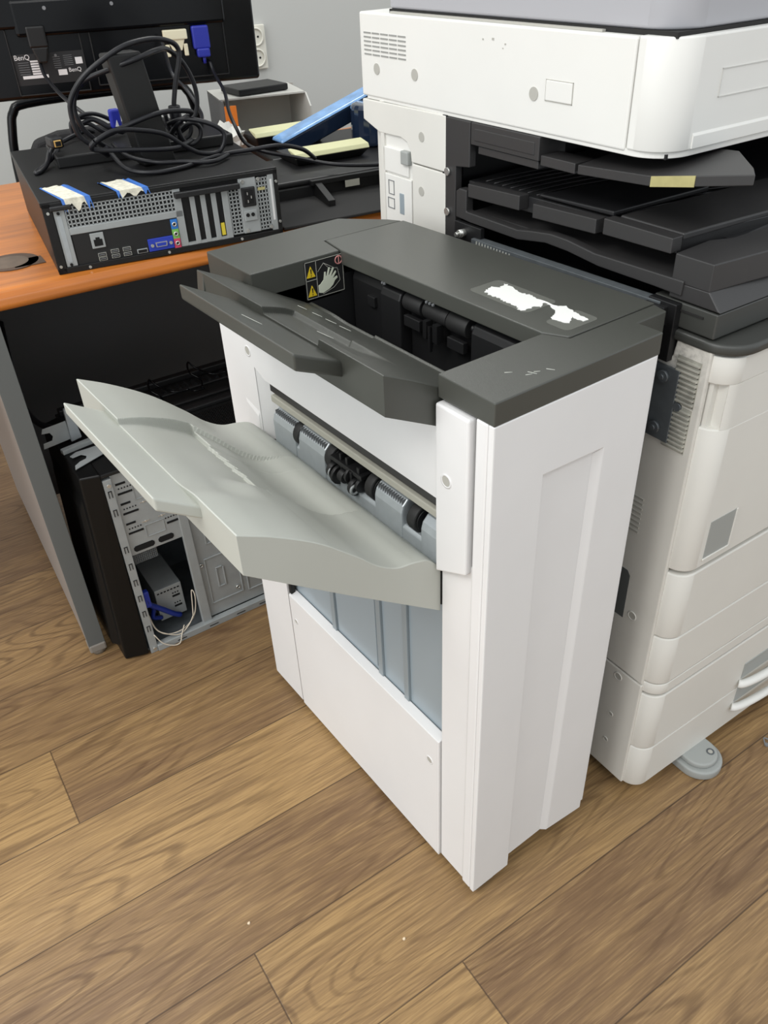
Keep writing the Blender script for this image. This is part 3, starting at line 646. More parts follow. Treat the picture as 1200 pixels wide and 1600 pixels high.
B().prism(arc(.058, .178, .045, 180, 270, 12)+[(.64, .133), (.64, .70), (.013, .70)], 1.2225, 1.33, 'z', smooth_idx=set(range(12))).obj('document_feeder', 'lid_grey', C, bevel=.004, seg=3)
for yy, zz in ((.724, 1.137), (.617, 1.138), (.345, 1.140)):
    B().cyl((-.0010, yy, zz), (.001, yy, zz), .0085, n=22).obj('screw_cover', 'grey_circle', C)
p = B(); ya, yb, za, zb = .273, .323, 1.134, 1.160
p.box(-.0008, ya, za, .001, yb, za+.001).box(-.0008, ya, zb-.001, .001, yb, zb).box(-.0008, ya, za, .001, ya+.001, zb).box(-.0008, yb-.001, za, .001, yb, zb)
p.obj('scanner_blank_outline', 'grey_circle', C); 
B().box(-.0015, ya+.001, za+.001, .001, yb-.001, zb-.001).obj('scanner_blank', 'scan_white', C, bevel=.0008)
p = B()
for j in range(6):
    for k in range(5): p.box(-.0008, .640+.0245*k, 1.1560+.0062*j, .001, .661+.0245*k, 1.1582+.0062*j)
p.obj('scanner_vent', 'vent_line', C)
B().box(.085, .1190, 1.150, .25, .1202, 1.151).box(.085, .1190, 1.180, .25, .1202, 1.181).box(.085, .1190, 1.150, .086, .1202, 1.181).obj('front_cover_outline', 'outline_w', C)
B().prism([(.118, 1.098), (.118, 1.112), (.1205, 1.116), (.1205, 1.098)], .05, .66, 'x').obj('scanner_lip', 'scan_white', C)
for yy, zz, k in ((.43, 1.197, .003), (.452, 1.196, .002), (.405, 1.193, .002), (.41, 1.188, .0015)):
    B().box(-.0004, yy, zz, .001, yy+k*1.5, zz+k).obj('scuff', 'grey_circle', C)
# stabiliser foot
pts = arc(.172, -.040, .043, 180, 360, 16)+[(.215, .03), (.129, .03)]
ft = B().prism(pts, .0, .020, 'z', smooth_idx=set(range(16))).obj('stabiliser_foot', 'foot', C, bevel=.004, seg=3)
pts = arc(.172, -.038, .034, 180, 360, 16)+[(.206, .03), (.138, .03)]
B().prism(pts, .0195, .032, 'z', smooth_idx=set(range(16))).obj('foot_top', 'foot', ft, bevel=.004, seg=3)
B().ring((.186, -.052, .0318), (0, 0, 1), .0075, .0048, .0012).obj('foot_screw_ring', 'steel_dark', ft)
B().cyl((.186, -.052, .0316), (.186, -.052, .0326), .0045).obj('foot_screw', 'grey_circle', ft)
for x, y in ((.10, .10), (.60, .10), (.60, .60), (.10, .60)):
    B().cyl((x-.01, y, .025), (x+.01, y, .025), .025).box(x-.015, y-.015, .03, x+.015, y+.015, .055).obj('caster', 'black', C)

# ==================================================================
#  DESK and what stands on it
# ==================================================================
ZD = .845
D = thing('office_desk', 'office desk with orange-brown wooden top and dark grey panels, left of the photocopier', 'desk', (-.249, .955, 0), radians(-5))
prof = [(.0, .8225), (.004, .8155), (.012, .8125), (.80, .8125), (.80, ZD), (.026, ZD), (.012, .8425), (.003, .8350)]
B().prism([(y, z) for y, z in prof], -.9, 1.35, 'x').obj('desk_top', 'desk', D, bevel=.003, seg=3)
lg = B().box(-.052, .002, .030, -.0175, .78, .812).obj('leg_panel', 'leg_side', D)
B().box(-.053, -.004, .030, -.0165, .0025, .812).obj('edge_strip', 'leg_grey', lg, bevel=.001)
B().prism([(-.0535, -.006), (-.0155, -.006), (-.0155, .03), (-.0535, .03)], .012, .0345).obj('foot_cap', 'leg_cap', lg, bevel=.004)
B().cyl((-.033, .012, .0), (-.034, .012, .02), .014, .017).obj('glide', 'leg_cap', lg)
B().cyl((-.034, .70, .0), (-.034, .70, .03), .014, .017).obj('glide', 'leg_cap', lg)
lg2 = B().box(1.28, .02, .0, 1.315, .78, .812).obj('leg_panel', 'leg_side', D)
B().box(-.005, .56, .10, 1.28, .58, .812).obj('modesty_panel', 'modesty', D, bevel=.001)
g = B().prism(arc(.05, .162, .050, 0, 360, 32)[:-1], ZD-.0005, ZD+.0018).box(.05, .120, ZD-.0005, .105, .165, ZD+.0018)
gr = g.obj('grommet', 'wood_hole', D)
B().cyl((.046, .162, ZD+.0015), (.046, .162, ZD+.0022), .036, n=28).obj('grommet_cap', 'grommet_in', gr)

# ---- desktop computer, rear side towards us
PA = radians(-10.5); PO = (-.138, .979, ZD+.0004)
P = thing('desktop_computer', 'slim black desktop computer lying on the desk, port side out, torn labels on top', 'computer', PO, PA)
B().box(0, .004, .001, .426, .47, .1225).obj('casing', 'case_black', P, bevel=.002)
B().box(-.0015, .0, .1155, .4275, .47, .1245).obj('top_cover', 'case_black', P, bevel=.0015)
p = B().box(0, -.002, 0, .4265, .004, .0105).box(0, -.002, .0, .0155, .004, .1215).box(.4185, -.002, 0, .4265, .004, .1215).box(0, -.002, .1135, .4265, .004, .1215)
p.obj('rear_frame', 'case_black', P, bevel=.001)
B().box(.0160, .006, .011, .4185, .0065, .114).obj('rear_dark', 'hole', P)
def lattice(x0, z0, x1, z1, nx, nz, wdt, y=.0005, yb=.0035):
    b = B(); b.box(x0, y, z0, x1, yb, z0+wdt).box(x0, y, z1-wdt, x1, yb, z1).box(x0, y, z0, x0+wdt, yb, z1).box(x1-wdt, y, z0, x1, yb, z1)
    for i in range(1, nx): xx = x0+(x1-x0)*i/nx; b.box(xx-wdt/2, y, z0, xx+wdt/2, yb, z1)
    for i in range(1, nz): zz = z0+(z1-z0)*i/nz; b.box(x0, y, zz-wdt/2, x1, yb, zz+wdt/2)
    return b
B().box(.0165, -.0002, .0105, .0355, .004, .108).obj('side_strip', 'steel', P, bevel=.001)
B().box(.0205, -.0006, .018, .0285, .0, .098).obj('strip_recess', 'guide', P, bevel=.0005)
lattice(.0360, .0745, .2345, .1125, 28, 5, .0022).obj('vent_grid', 'steel', P)
B().box(.0355, -.0004, .0640, .2385, .004, .0755).obj('grid_rail', 'steel', P, bevel=.0008)
B().box(.0375, .0015, .0105, .2245, .004, .064).obj('port_plate', 'black', P)
B().box(.2255, -.0004, .0105, .2395, .004, .1135).obj('divider', 'steel', P, bevel=.0005)
for xa, xb in ((.2545, .2640), (.2745, .2840), (.2945, .3040), (.3150, .3270)): B().box(xa, -.0008, .0105, xb, .003, .0985).obj('slot_bar', 'steel', P, bevel=.0008)
B().box(.2395, -.0004, .0105, .3260, .004, .0155).obj('slot_sill', 'steel', P)
B().box(.306, .0005, .018, .313, .006, .040).obj('yellow_connector', 'yellow', P)
p = B().box(.2270, -.012, .0985, .3495, .001, .1085); p.obj('clamp_bar', 'black', P, bevel=.0015)
lattice(.3275, .0145, .3495, .0985, 3, 12, .002).obj('power_supply_grid', 'steel', P)
B().box(.3495, -.001, .0135, .3830, .004, .1145).obj('power_supply_plate', 'steel', P, bevel=.001)
lattice(.3825, .0145, .4075, .1105, 4, 13, .0021).obj('power_supply_grid', 'steel', P)
B().box(.4070, -.001, .0105, .4185, .004, .1145).obj('power_supply_edge', 'steel', P, bevel=.001)
B().box(.4105, -.0015, .03, .4145, .0, .105).obj('serial_label', 'text_w', P)
B().box(.386, -.0008, .088, .400, .0005, .093).obj('green_label', 'yellow_label', P)
ie = B().box(.3525, -.0055, .0625, .3790, .0, .0975).obj('power_inlet', 'black', P, bevel=.002)
B().box(.3575, -.0060, .068, .3740, -.005, .092).obj('inlet_well', 'hole', ie)
for xx, zz in ((.3625, .087), (.3625, .073), (.3695, .080)): B().box(xx-.0009, -.0075, zz-.0025, xx+.0009, -.0055, zz+.0025).obj('inlet_pin', 'chrome', ie)
sw = B().box(.3535, -.0035, .036, .3785, .0, .0555).obj('voltage_switch', 'steel', P, bevel=.001)
for xx in (.3595, .3695): B().cyl((xx, -.0045, .0475), (xx, -.003, .0475), .0035).obj('switch_hole', 'hole', sw)
# ports
e = B().box(.0670, -.0012, .0345, .0905, .002, .0610).obj('ethernet_port', 'steel', P, bevel=.0008)
B().prism([(.0715, .0385), (.0865, .0385), (.0865, .050), (.0825, .050), (.0825, .0535), (.0755, .0535), (.0755, .050), (.0715, .050)], -.0018, -.0010, 'y').obj('ethernet_opening', 'hole', e)
def usb(x, z):
    u = B().box(x, -.0015, z, x+.0145, .002, z+.0065).obj('usb_port', 'chrome', P)
    B().box(x+.001, -.002, z+.001, x+.0135, -.0014, z+.0055).obj('usb_opening', 'hole', u)
    B().box(x+.002, -.0022, z+.0028, x+.0125, -.0018, z+.0040).obj('usb_tongue', 'text_g', u)
for x in (.0965, .1180):
    for z in (.0125, .0215): usb(x, z)
usb(.0735, .0115); usb(.0735, .0190)
B().box(.1430, -.0012, .0120, .1620, .002, .0195).obj('display_port', 'steel', P, bevel=.0005)
B().box(.1445, -.0016, .0132, .1605, -.0010, .0183).obj('display_port_opening', 'hole', P)
vg = B().box(.1650, -.0015, .0115, .2120, .002, .0340).obj('vga_port', 'blue2', P, bevel=.0008)
B().prism([(.1775, .0270), (.1785, .0185), (.1985, .0185), (.1995, .0270)], -.004, -.001, 'y').obj('vga_shell', 'chrome', vg)
B().prism([(.1795, .0255), (.1803, .0200), (.1967, .0200), (.1975, .0255)], -.0045, -.0035, 'y').obj('vga_face', 'blue2', vg)
for xx in (.1715, .2060): B().cyl((xx, -.005, .0225), (xx, -.001, .0225), .0032, n=6).obj('hex_nut', 'chrome', vg)
for zz, mm in ((.0535, 'audio_b'), (.0360, 'audio_g'), (.0190, 'audio_p')):
    a = B().box(.2125, -.0015, zz-.0085, .2245, .002, zz+.0085).obj('audio_jack', mm, P)
    B().ring((.2185, -.0035, zz), (0, 1, 0), .0042, .0022, .002, 16).obj('jack_ring', 'chrome', a)
    B().cyl((.2185, -.002, zz), (.2185, -.001, zz), .0022).obj('jack_hole', 'hole', a)
for xx, zz in ((.008, .106), (.006, .014), (.055, .005), (.200, .0055), (.342, .0055), (.4225, .100), (.4225, .026), (.0245, .1035), (.0245, .0145)):
    B().cyl((xx, -.0038, zz), (xx, -.0015, zz), .0026, n=12).obj('case_screw', 'chrome' if .0245 != xx else 'hole', P)
for xx, zz in ((.388, .1085), (.3565, .0185), (.404, .0185), (.357, .108)): B().cyl((xx, -.003, zz), (xx, -.0005, zz), .0035, n=12).obj('supply_screw', 'chrome', P)
B().box(.012, -.0075, .1085, .048, .003, .1165).obj('case_lever', 'black', P, bevel=.002)
# torn warranty tapes folded over the top edge
def tape(x0, x1, ydep, zdown, skew):
    random.seed(int(x0*1000))
    def strip(xa, xb, mname, nm, lift):
        b = B(); k = 8; z0 = .1252+lift
        L = [[], [], []]
        for i in range(k+1):
            x = xa+(xb-xa)*i/k; j = random.uniform(-.004, .004)
            L[0].append((x-skew+.4*j, ydep+j*1.5, z0)); L[1].append((x, -.0030-lift, z0)); L[2].append((x+.003, -.0036-lift, .1245-zdown*(.65+.35*sin(i*1.3+xa*60))))
        A = [[b.bm.verts.new(q) for q in r] for r in L]
        Bq = [[b.bm.verts.new((q[0], q[1]+(.0006 if n == 2 else 0.0004), q[2]-(.0004 if n < 2 else 0))) for q in r] for n, r in enumerate(L)]
        for r in range(2):
            for i in range(k):
                b.face([A[r][i], A[r][i+1], A[r+1][i+1], A[r+1][i]]); b.face([Bq[r][i], Bq[r+1][i], Bq[r+1][i+1], Bq[r][i+1]])
        for r in range(2): b.face([A[r][0], A[r+1][0], Bq[r+1][0], Bq[r][0]]); b.face([A[r][k], Bq[r][k], Bq[r+1][k], A[r+1][k]])
        for i in range(k): b.face([A[0][i], Bq[0][i], Bq[0][i+1], A[0][i+1]]); b.face([A[2][i], A[2][i+1], Bq[2][i+1], Bq[2][i]])
        return b.obj(nm, mname, P)
    strip(x0, x0+(x1-x0)*.14, 'seal_blue', 'seal_edge', .0003); strip(x0+(x1-x0)*.1, x0+(x1-x0)*.80, 'tape', 'warranty_tape', .0007); strip(x0+(x1-x0)*.76, x1, 'seal_blue', 'seal_edge', .0003)
tape(.034, .083, .10, .022, .022)
tape(.128, .184, .075, .012, .018)

# ---- flat black device on the computer, adapter and cables
Z2 = ZD+.1245
K = B().box(0, 0, 0, .355, .15, .022).obj('flat_drive_enclosure', 'case_black', bevel=.003, loc=(-.030, 1.200, Z2), rz=radians(-10.5))
settag(K, 'flat black enclosure lying on the desktop computer beneath the coiled cables', 'electronics box')
br = B()
def tilted(x0, x1, y0, y1, z0, z1, sl): return ([(x0, y0, z0), (x1, y0, z0), (x1, y1, z0), (x0, y1, z0)], [(x0-sl, y0+.005, z1), (x1-sl, y0+.005, z1), (x1-sl, y1+.005, z1), (x0-sl, y1+.005, z1)])
a, b_ = tilted(.100, .166, 1.085, 1.128, Z2+.001, Z2+.193, .030)
settag(br.hull(a, b_).obj('power_adapter', 'case_black', bevel=.005, seg=3), 'black brick power adapter standing upright on the desktop computer amid cables', 'power adapter')
LOOP1=[(0.050,1.135,.992),(0.021,1.120,1.015),(-0.002,1.120,1.039),(-0.006,1.120,1.076),(0.001,1.115,1.102),(0.026,1.105,1.131),(0.066,1.095,1.156),(0.111,1.09,1.174),(0.165,1.10,1.178),(0.206,1.115,1.169),(0.222,1.120,1.155),(0.219,1.120,1.134),(0.208,1.120,1.107),(0.199,1.120,1.080),(0.194,1.120,1.059),(0.194,1.120,1.036),(.200,1.13,.995)]
LOOP2=[(0.075,1.175,.992),(0.045,1.160,1.014),(0.021,1.160,1.043),(0.015,1.160,1.081),(0.036,1.150,1.117),(0.083,1.10,1.140),(0.126,1.085,1.152),(0.172,1.11,1.158),(0.214,1.150,1.153),(0.246,1.160,1.125),(0.262,1.160,1.085),(0.261,1.160,1.049),(0.246,1.160,1.024),(0.219,1.160,1.008),(0.190,1.160,1.005)]
LOOP3=[(0.002,1.050,1.036),(0.042,1.050,1.048),(0.090,1.050,1.042),(0.137,1.050,1.028),(0.169,1.050,1.004),(0.204,1.050,0.984),(0.243,1.050,0.982),(0.258,1.050,1.010),(0.236,1.060,1.031),(0.199,1.09,1.041),(0.175,1.12,1.032)]
LOOP4=[(0.002,1.050,1.036),(-0.004,1.055,1.028),(0.005,1.060,1.020),(0.059,1.050,1.013),(0.137,1.040,1.004),(0.174,1.060,1.003),(.21,1.1,1.0)]
LOOP5=[(0.078,1.253,0.995),(0.055,1.145,1.0),(0.053,1.055,.980),(0.087,1.012,0.975),(0.145,1.010,0.975),(0.201,1.033,0.975),(0.258,1.049,0.975),(0.300,1.039,0.976),(.36,1.02,.978),(.42,1.03,.960),(.455,1.04,.935)]
LOOP6=[(0.087,1.200,0.998),(0.079,1.108,0.990),(0.111,1.050,0.983),(0.155,1.028,0.980),(0.200,1.001,0.977),(.25,1.03,.977)]
LOOP7=[(0.004,1.080,1.020),(0.020,1.080,1.032),(0.065,1.070,1.047),(0.121,1.065,1.060),(0.165,1.075,1.061),(0.205,1.080,1.055),(0.212,1.090,1.048),(0.190,1.10,1.035),(.18,1.13,1.01)]
LOOP8=[(0.191,1.120,1.043),(0.199,1.120,1.003),(0.216,1.120,0.988),(0.237,1.120,0.997),(0.241,1.120,1.016),(0.223,1.120,1.027),(.20,1.14,1.01)]
BACK=[(0.056,1.300,1.010),(0.060,1.300,1.036),(0.093,1.300,1.040),(0.128,1.300,1.023),(0.145,1.290,0.999),(0.117,1.290,1.011),(0.091,1.300,1.029),(0.059,1.300,1.023)]
RC = .0047
cb = B()
for L in (LOOP1, LOOP2, LOOP7): cb.tube(L, RC)
cc = settag(cb.obj('coiled_power_cable', 'black_cable'), 'thick black power cable coiled in tall standing loops around the adapter brick', 'cable')
B().cyl((.1945, 1.12, 1.028), (.1940, 1.12, 1.062), .0115, n=16).obj('ferrite_bead', 'black_cable', cc, bevel=.002)
cb = B()
for L in (LOOP3, LOOP4, LOOP5, LOOP6): cb.tube(L, .0044)
settag(cb.obj('loose_cable', 'black_cable'), 'black cable lying in wide low loops on the desktop computer, in front of the adapter', 'cable')
settag(B().tube(LOOP8, .0044).tube([(x-.006, y+.03, z+.004) for x, y, z in LOOP8], .0044).obj('short_cable', 'black_cable'), 'short black cable curled up right of the adapter brick', 'cable')
bk = settag(B().tube(BACK, .0042).tube([(x-.004, y+.03, z-.01) for x, y, z in BACK], .0042).obj('video_cable', 'black_cable'), 'black cable with blue plug bundled behind the adapter brick', 'cable')
bp_ = B().box(.120, 1.275, 1.010, .142, 1.290, 1.046).obj('blue_plug', 'blue', bk, bevel=.004)
B().prism([(.126, 1.014), (.1335, 1.014), (.131, 1.026)], 1.2738, 1.2752, 'y').obj('plug_mark', 'text_w', bp_)
H = [(-0.004,1.255,1.000),(-0.020,1.240,.988),(-0.045,1.225,0.978),(-0.066,1.205,0.974),(-0.078,1.185,0.974),(-0.072,1.185,0.974),(-0.045,1.215,0.980),(-0.020,1.255,0.996),(0.023,1.300,1.000),(0.075,1.33,1.005),(0.10,1.34,1.000)]
hd = settag(B().tube(H, .0046).obj('hdmi_cable', 'black_cable'), 'black video cable whose gold-tipped plug sticks up at the left end of the flat enclosure', 'cable')
B().box(-.030, 1.205, 1.004, -.006, 1.245, 1.024).obj('plug_body', 'black_cable', hd, bevel=.005, seg=3)
B().box(-.026, 1.200, 1.008, -.012, 1.206, 1.020).obj('plug_tip', 'gold', hd, bevel=.001)
B().box(-.024, 1.1992, 1.010, -.014, 1.2005, 1.018).obj('plug_opening', 'hole', hd)

# ---- monitor seen from behind
MA = math.atan2(-.194, .603); MO = (.030, 1.756, 0)
Mo = thing('computer_monitor', 'large glossy black flat monitor seen from behind, standing at the back of the desk', 'monitor', (MO[0], MO[1], ZD), MA)
zb = 1.020-ZD
B().box(-.03, 0, zb, .634, .03, zb+.40).obj('rear_shell', 'black_gloss', Mo, bevel=.008, seg=3)
B().box(-.032, .030, zb-.004, .636, .04, zb+.405).obj('screen_bezel', 'black_gloss', Mo, bevel=.004)
B().box(.075, -.020, 1.150-ZD, .560, .001, 1.225-ZD).obj('shell_bulge', 'black_gloss', Mo, bevel=.008, seg=3)
B().box(.030, -.018, 1.167-ZD, .225, .001, 1.30-ZD).obj('shell_bulge', 'black_gloss', Mo, bevel=.006)
p = B(); x0, x1, z0, z1 = .050, .215, 1.028-ZD, 1.166-ZD
for a in ((x0, z0, x1, z0+.003), (x0, z0, x0+.003, z1), (x1-.003, z0, x1, z1)): p.box(a[0], -.006, a[1], a[2], .001, a[3])
p.obj('recess_rim', 'case_black', Mo, bevel=.001)
p = B(); x0, x1, z0, z1 = .235, .556, 1.036-ZD, 1.152-ZD
for a in ((x0, z0, x1, z0+.003), (x0, z0, x0+.003, z1), (x1-.003, z0, x1, z1)): p.box(a[0], -.006, a[1], a[2], .001, a[3])
p.obj('port_recess_rim', 'case_black', Mo, bevel=.001)
for xx in (.150, .300): B().cyl((xx, -.022, 1.205-ZD), (xx, -.019, 1.205-ZD), .004).obj('shell_screw', 'text_g', Mo)
B().box(.30, .02, .006, .36, .05, zb+.1).obj('stand_neck', 'black_gloss', Mo, bevel=.004)
B().box(.20, -.04, 0, .46, .17, .012).obj('stand_base', 'black_gloss', Mo, bevel=.004)
v = B().box(.474, -.024, 1.098-ZD, .515, -.002, 1.148-ZD).box(.480, -.026, 1.080-ZD, .512, -.004, 1.10-ZD).obj('vga_plug', 'blue', Mo, bevel=.004)
B().cyl((.4965, -.014, 1.066-ZD), (.4965, -.014, 1.084-ZD), .004).obj('strain_relief', 'blue', v)
d_ = B().box(.405, -.024, 1.122-ZD, .462, -.002, 1.143-ZD).prism([(.412, 1.124-ZD), (.456, 1.124-ZD), (.446, 1.098-ZD), (.424, 1.098-ZD)], -.020, -.006, 'y').obj('dvi_plug', 'cream', Mo, bevel=.002)
for xx in (.412, .4555): B().box(xx-.005, -.020, 1.086-ZD, xx+.005, -.008, 1.112-ZD).obj('thumb_screw', 'cream', d_, bevel=.002)
pp = B().box(.098, -.030, 1.128-ZD, .140, -.004, 1.172-ZD).prism([(.100, 1.130-ZD), (.140, 1.130-ZD), (.130, 1.096-ZD), (.110, 1.096-ZD)], -.028, -.008, 'y').obj('power_plug', 'case_black', Mo, bevel=.004)
lb = B().box(.052, -.0008, 1.050-ZD, .212, .0, 1.115-ZD).obj('rating_label', 'black', Mo)
def mtxt(t, x, z, s, m='text_w'): return text_obj(t, s, m, lb, Matrix.Translation((x, -.0014, z)) @ Matrix.Rotation(pi/2, 4, 'X'))
mtxt('BenQ', .0560, 1.1035-ZD, .0150); mtxt('BenQ', .1720, 1.0715-ZD, .0125)
p = B()
p.box(.066, -.0014, 1.0635-ZD, .124, -.0007, 1.0700-ZD)
for k in range(6): p.box(.090, -.0014, 1.0715-ZD+.0052*k, .112, -.0007, 1.0750-ZD+.0052*k)
p.obj('label_print', 'text_w', lb)
B().box(.192, -.0014, 1.0870-ZD, .208, -.0007, 1.1010-ZD).obj('label_patch', 'text_w', lb)
B().box(.148, -.0014, 1.066-ZD, .168, -.0007, 1.078-ZD).obj('label_patch', 'text_w', lb)
p = B()
for k in range(6):
    p.box(.062, -.0014, 1.0730-ZD+.0048*k, .086, -.0007, 1.0738-ZD+.0048*k).box(.166, -.0014, 1.0860-ZD+.004*k, .186, -.0007, 1.0867-ZD+.004*k).box(.142, -.0014, 1.082-ZD+.0045*k, .158, -.0007, 1.0828-ZD+.0045*k)
p.cyl((.150, -.0016, 1.108-ZD), (.150, -.0006, 1.108-ZD), .003)
p.obj('label_small_print', 'text_g', lb)
VGA=[(.508,1.583,1.070),(.50,1.55,1.045),(0.47,1.45,1.02),(0.43,1.36,.992),(0.412,1.30,0.968),(0.425,1.290,0.935),(0.450,1.250,0.918),(0.478,1.16,0.915),(0.515,1.08,0.908),(0.57,1.04,.902),(.66,1.0,.898),(.78,.97,.895)]
settag(B().tube(VGA, .0042).obj('monitor_cable', 'black_cable'), "thin black cable from the monitor's blue plug running down to the right across the desk", 'cable')
DVI=[(0.391,1.586,1.128),(0.380,1.55,1.106),(0.346,1.450,1.070),(0.362,1.420,1.038),(0.355,1.350,1.000),(0.30,1.24,0.998)]
settag(B().tube(DVI, .0042).obj('monitor_cable', 'black_cable'), 'black cable hanging from the rear of the monitor behind the coiled loops', 'cable')
MP=[(0.134,1.715,1.098),(0.122,1.66,1.075),(0.115,1.58,1.055),(0.110,1.47,1.035),(0.134,1.400,1.006),(0.16,1.33,.998)]
settag(B().tube(MP, .0042).obj('monitor_cable', 'black_cable'), 'black power cable dropping from the angular plug at the left of the monitor', 'cable')

# ---- clutter right of the computer
bx = thing('open_box', 'open grey carton with orange stripe on the desk below the wall socket', 'box', (.575, 1.72, ZD), radians(-16))
B().box(0, -.09, 0, .004, .12, .122).obj('left_side', 'box_side', bx)
B().box(.004, -.090, .003, .036, -.086, .110).obj('orange_flap', 'orange', bx)
B().box(0, .116, 0, .25, .12, .122).obj('back_side', 'box_grey', bx)
B().box(0, -.06, .119, .235, .12, .123).obj('top_side', 'box_grey', bx)
B().box(0, -.08, 0, .25, .12, .003).obj('bottom_side', 'box_grey', bx)
B().prism([(-.10, 0), (.12, 0), (.12, .120), (-.06, .120), (-.10, .092)], .236, .240, 'x').obj('right_flap', 'box_grey', bx)
settag(B().box(0, 0, 0, .150, .115, .016).obj('pocket_drive', 'case_black', bevel=.003, loc=(.615, 1.655, ZD+.1245), rz=radians(-2)), 'thin black portable drive lying on top of the open carton', 'drive')
# crumpled paper
b = B(); bmesh.ops.create_icosphere(b.bm, subdivisions=3, radius=1.0); random.seed(4)
for vv in b.bm.verts:
    n = 1+random.uniform(-.22, .16); vv.co = Vector((vv.co.x*.080*n, vv.co.y*.050*n, max(-.9, vv.co.z)*.048*n+.047))
settag(b.obj('crumpled_paper', 'paper', loc=(.485, 1.510, ZD+.001), rz=.9), 'crumpled pale paper lying in front of the open carton', 'paper')
def cartridge(loc, rz, wx, dy, h, label):
    t = thing('storage_tray', label, 'tray', loc, rz, None)
    B().hull([(.012, .02, 0), (wx-.012, .02, 0), (wx-.012, dy, 0), (.012, dy, 0)], [(0, 0, h-.01), (wx, 0, h-.01), (wx, dy, h-.01), (0, dy, h-.01)]).obj('body', 'black', t, bevel=.002)
    B().prism([(.0, h-.010), (.006, h-.012), (.045, h+.002), (.045, h+.006), (.006, h)], .0, wx, 'x').obj('rim', 'cream_rim', t, bevel=.003, seg=3)
    return t
cartridge((.530, 1.43, ZD+.031), radians(-6), .20, .10, .043, 'black tray with pale yellow rim standing behind the film-wrapped display')
cartridge((.512, 1.215, ZD+.031), radians(-7), .195, .12, .030, 'black tray with pale yellow rim in front of the film-wrapped display')
wd = thing('wrapped_display', 'tilted narrow display in shiny blue protective film leaning among the black trays', 'display', (.566, 1.365, ZD+.056), radians(-4))
a = radians(17)
def tl(x, y, z): return (x*cos(a)-z*sin(a), y, x*sin(a)+z*cos(a))
B().hull([tl(0.01, 0.005, -.040), tl(.34, 0.005, -.040), tl(.34, .05, -.040), tl(.01, .05, -.040)], [tl(.0, .0, .0), tl(.34, .0, .0), tl(.34, .055, .0), tl(.0, .055, .0)]).obj('display_body', 'film_dark', wd, bevel=.004, seg=3)
B().hull([tl(-.002, -.002, .0), tl(.345, -.002, .0), tl(.345, .057, .0), tl(-.002, .057, .0)], [tl(.002, .004, .006), tl(.345, .004, .006), tl(.345, .052, .008), tl(.002, .052, .008)]).obj('blue_film', 'film', wd, bevel=.003, seg=3)
fr = thing('equipment_frame', 'low black printer chassis with open rails on the desk between computer and photocopier', 'printer part', (.345, 1.02, ZD+.0006), radians(-9))
B().box(.0, .07, 0, .56, .34, .030).box(.12, .34, 0, .56, .56, .030).box(.0, .07, .03, .46, .13, .042).obj('chassis_body', 'black', fr, bevel=.004)
B().box(-.035, -.112, 0, .50, .07, .006).obj('base_tray_and_shade', 'gap', fr, bevel=.002)  # chassis base, drawn forward in near-black as the shadow on the desk
for x0 in (.10, .30): B().hull([(x0, -.03, .004), (x0+.016, -.03, .004), (x0+.026, .08, .004), (x0+.010, .08, .004)], [(x0, -.03, .018), (x0+.016, -.03, .018), (x0+.026, .08, .040), (x0+.010, .08, .040)]).obj('side_rail', 'case_black', fr, bevel=.001)
B().box(.10, .055, .030, .36, .068, .040).obj('cross_rail', 'case_black', fr, bevel=.001)
B().box(.18, .0545, .016, .215, .0555, .030).obj('metal_tag', 'felt', fr)
settag(B().prism(arc(0, 0, .055, 0, 360, 24)[:-1], 0, .095).obj('round_canister', 'film_dark', bevel=.01, seg=3, loc=(.795, 1.30, ZD+.031)), 'dark round canister on the desk beside the photocopier, behind the yellow-rimmed tray', 'canister')

# ---- chair and wall socket
ch = thing('office_chair', 'black tubular-frame office chair with dark padded back, beyond the desk', 'chair', (.40, 2.10, 0), radians(-6))
T = [(-.30, 0, .52), (-.285, .0, .80), (-.270, .0, .90), (-.255, 0, .940), (-.215, 0, .958), (0, 0, .962), (.215, 0, .958), (.255, 0, .940), (.270, 0, .90), (.285, 0, .80), (.30, 0, .52)]
B().tube(T, .0125, n=14, sub=4).obj('back_frame', 'black_gloss', ch)
B().prism([(-.25, .62), (.25, .62), (.26, .80), (.22, .862), (.15, .878), (-.15, .878), (-.22, .862), (-.26, .80)], -.03, .02, 'y').obj('backrest', 'seat', ch, bevel=.012, seg=3)
B().box(-.27, -.50, .50, .27, .0, .56).obj('seat', 'seat', ch, bevel=.02, seg=3)
for x in (-.27, .27):
    for y in (-.46, .02): B().cyl((x, y, 0), (x, y, .52), .0125).obj('leg', 'black_gloss', ch)
wa = radians(-8)
def onwall(px_x, z): pass
sk = thing('wall_socket', 'white double wall socket on the grey wall right of the monitor', 'socket', (1.120, 2.62-.157-.003, .985), wa)
B().box(-.038, -.014, -.07, .038, 0, .07).obj('socket_plate', 'socket', sk, bevel=.003)
for z in (-.033, .033):
    o = B().ring((0, -.019, z), (0, 1, 0), .030, .024, .006, 24).obj('outlet', 'socket', sk)
    B().cyl((-.009, -.0155, z), (-.009, -.0135, z), .0035).cyl((.009, -.0155, z), (.009, -.0135, z), .0035).obj('outlet_hole', 'hole', o)

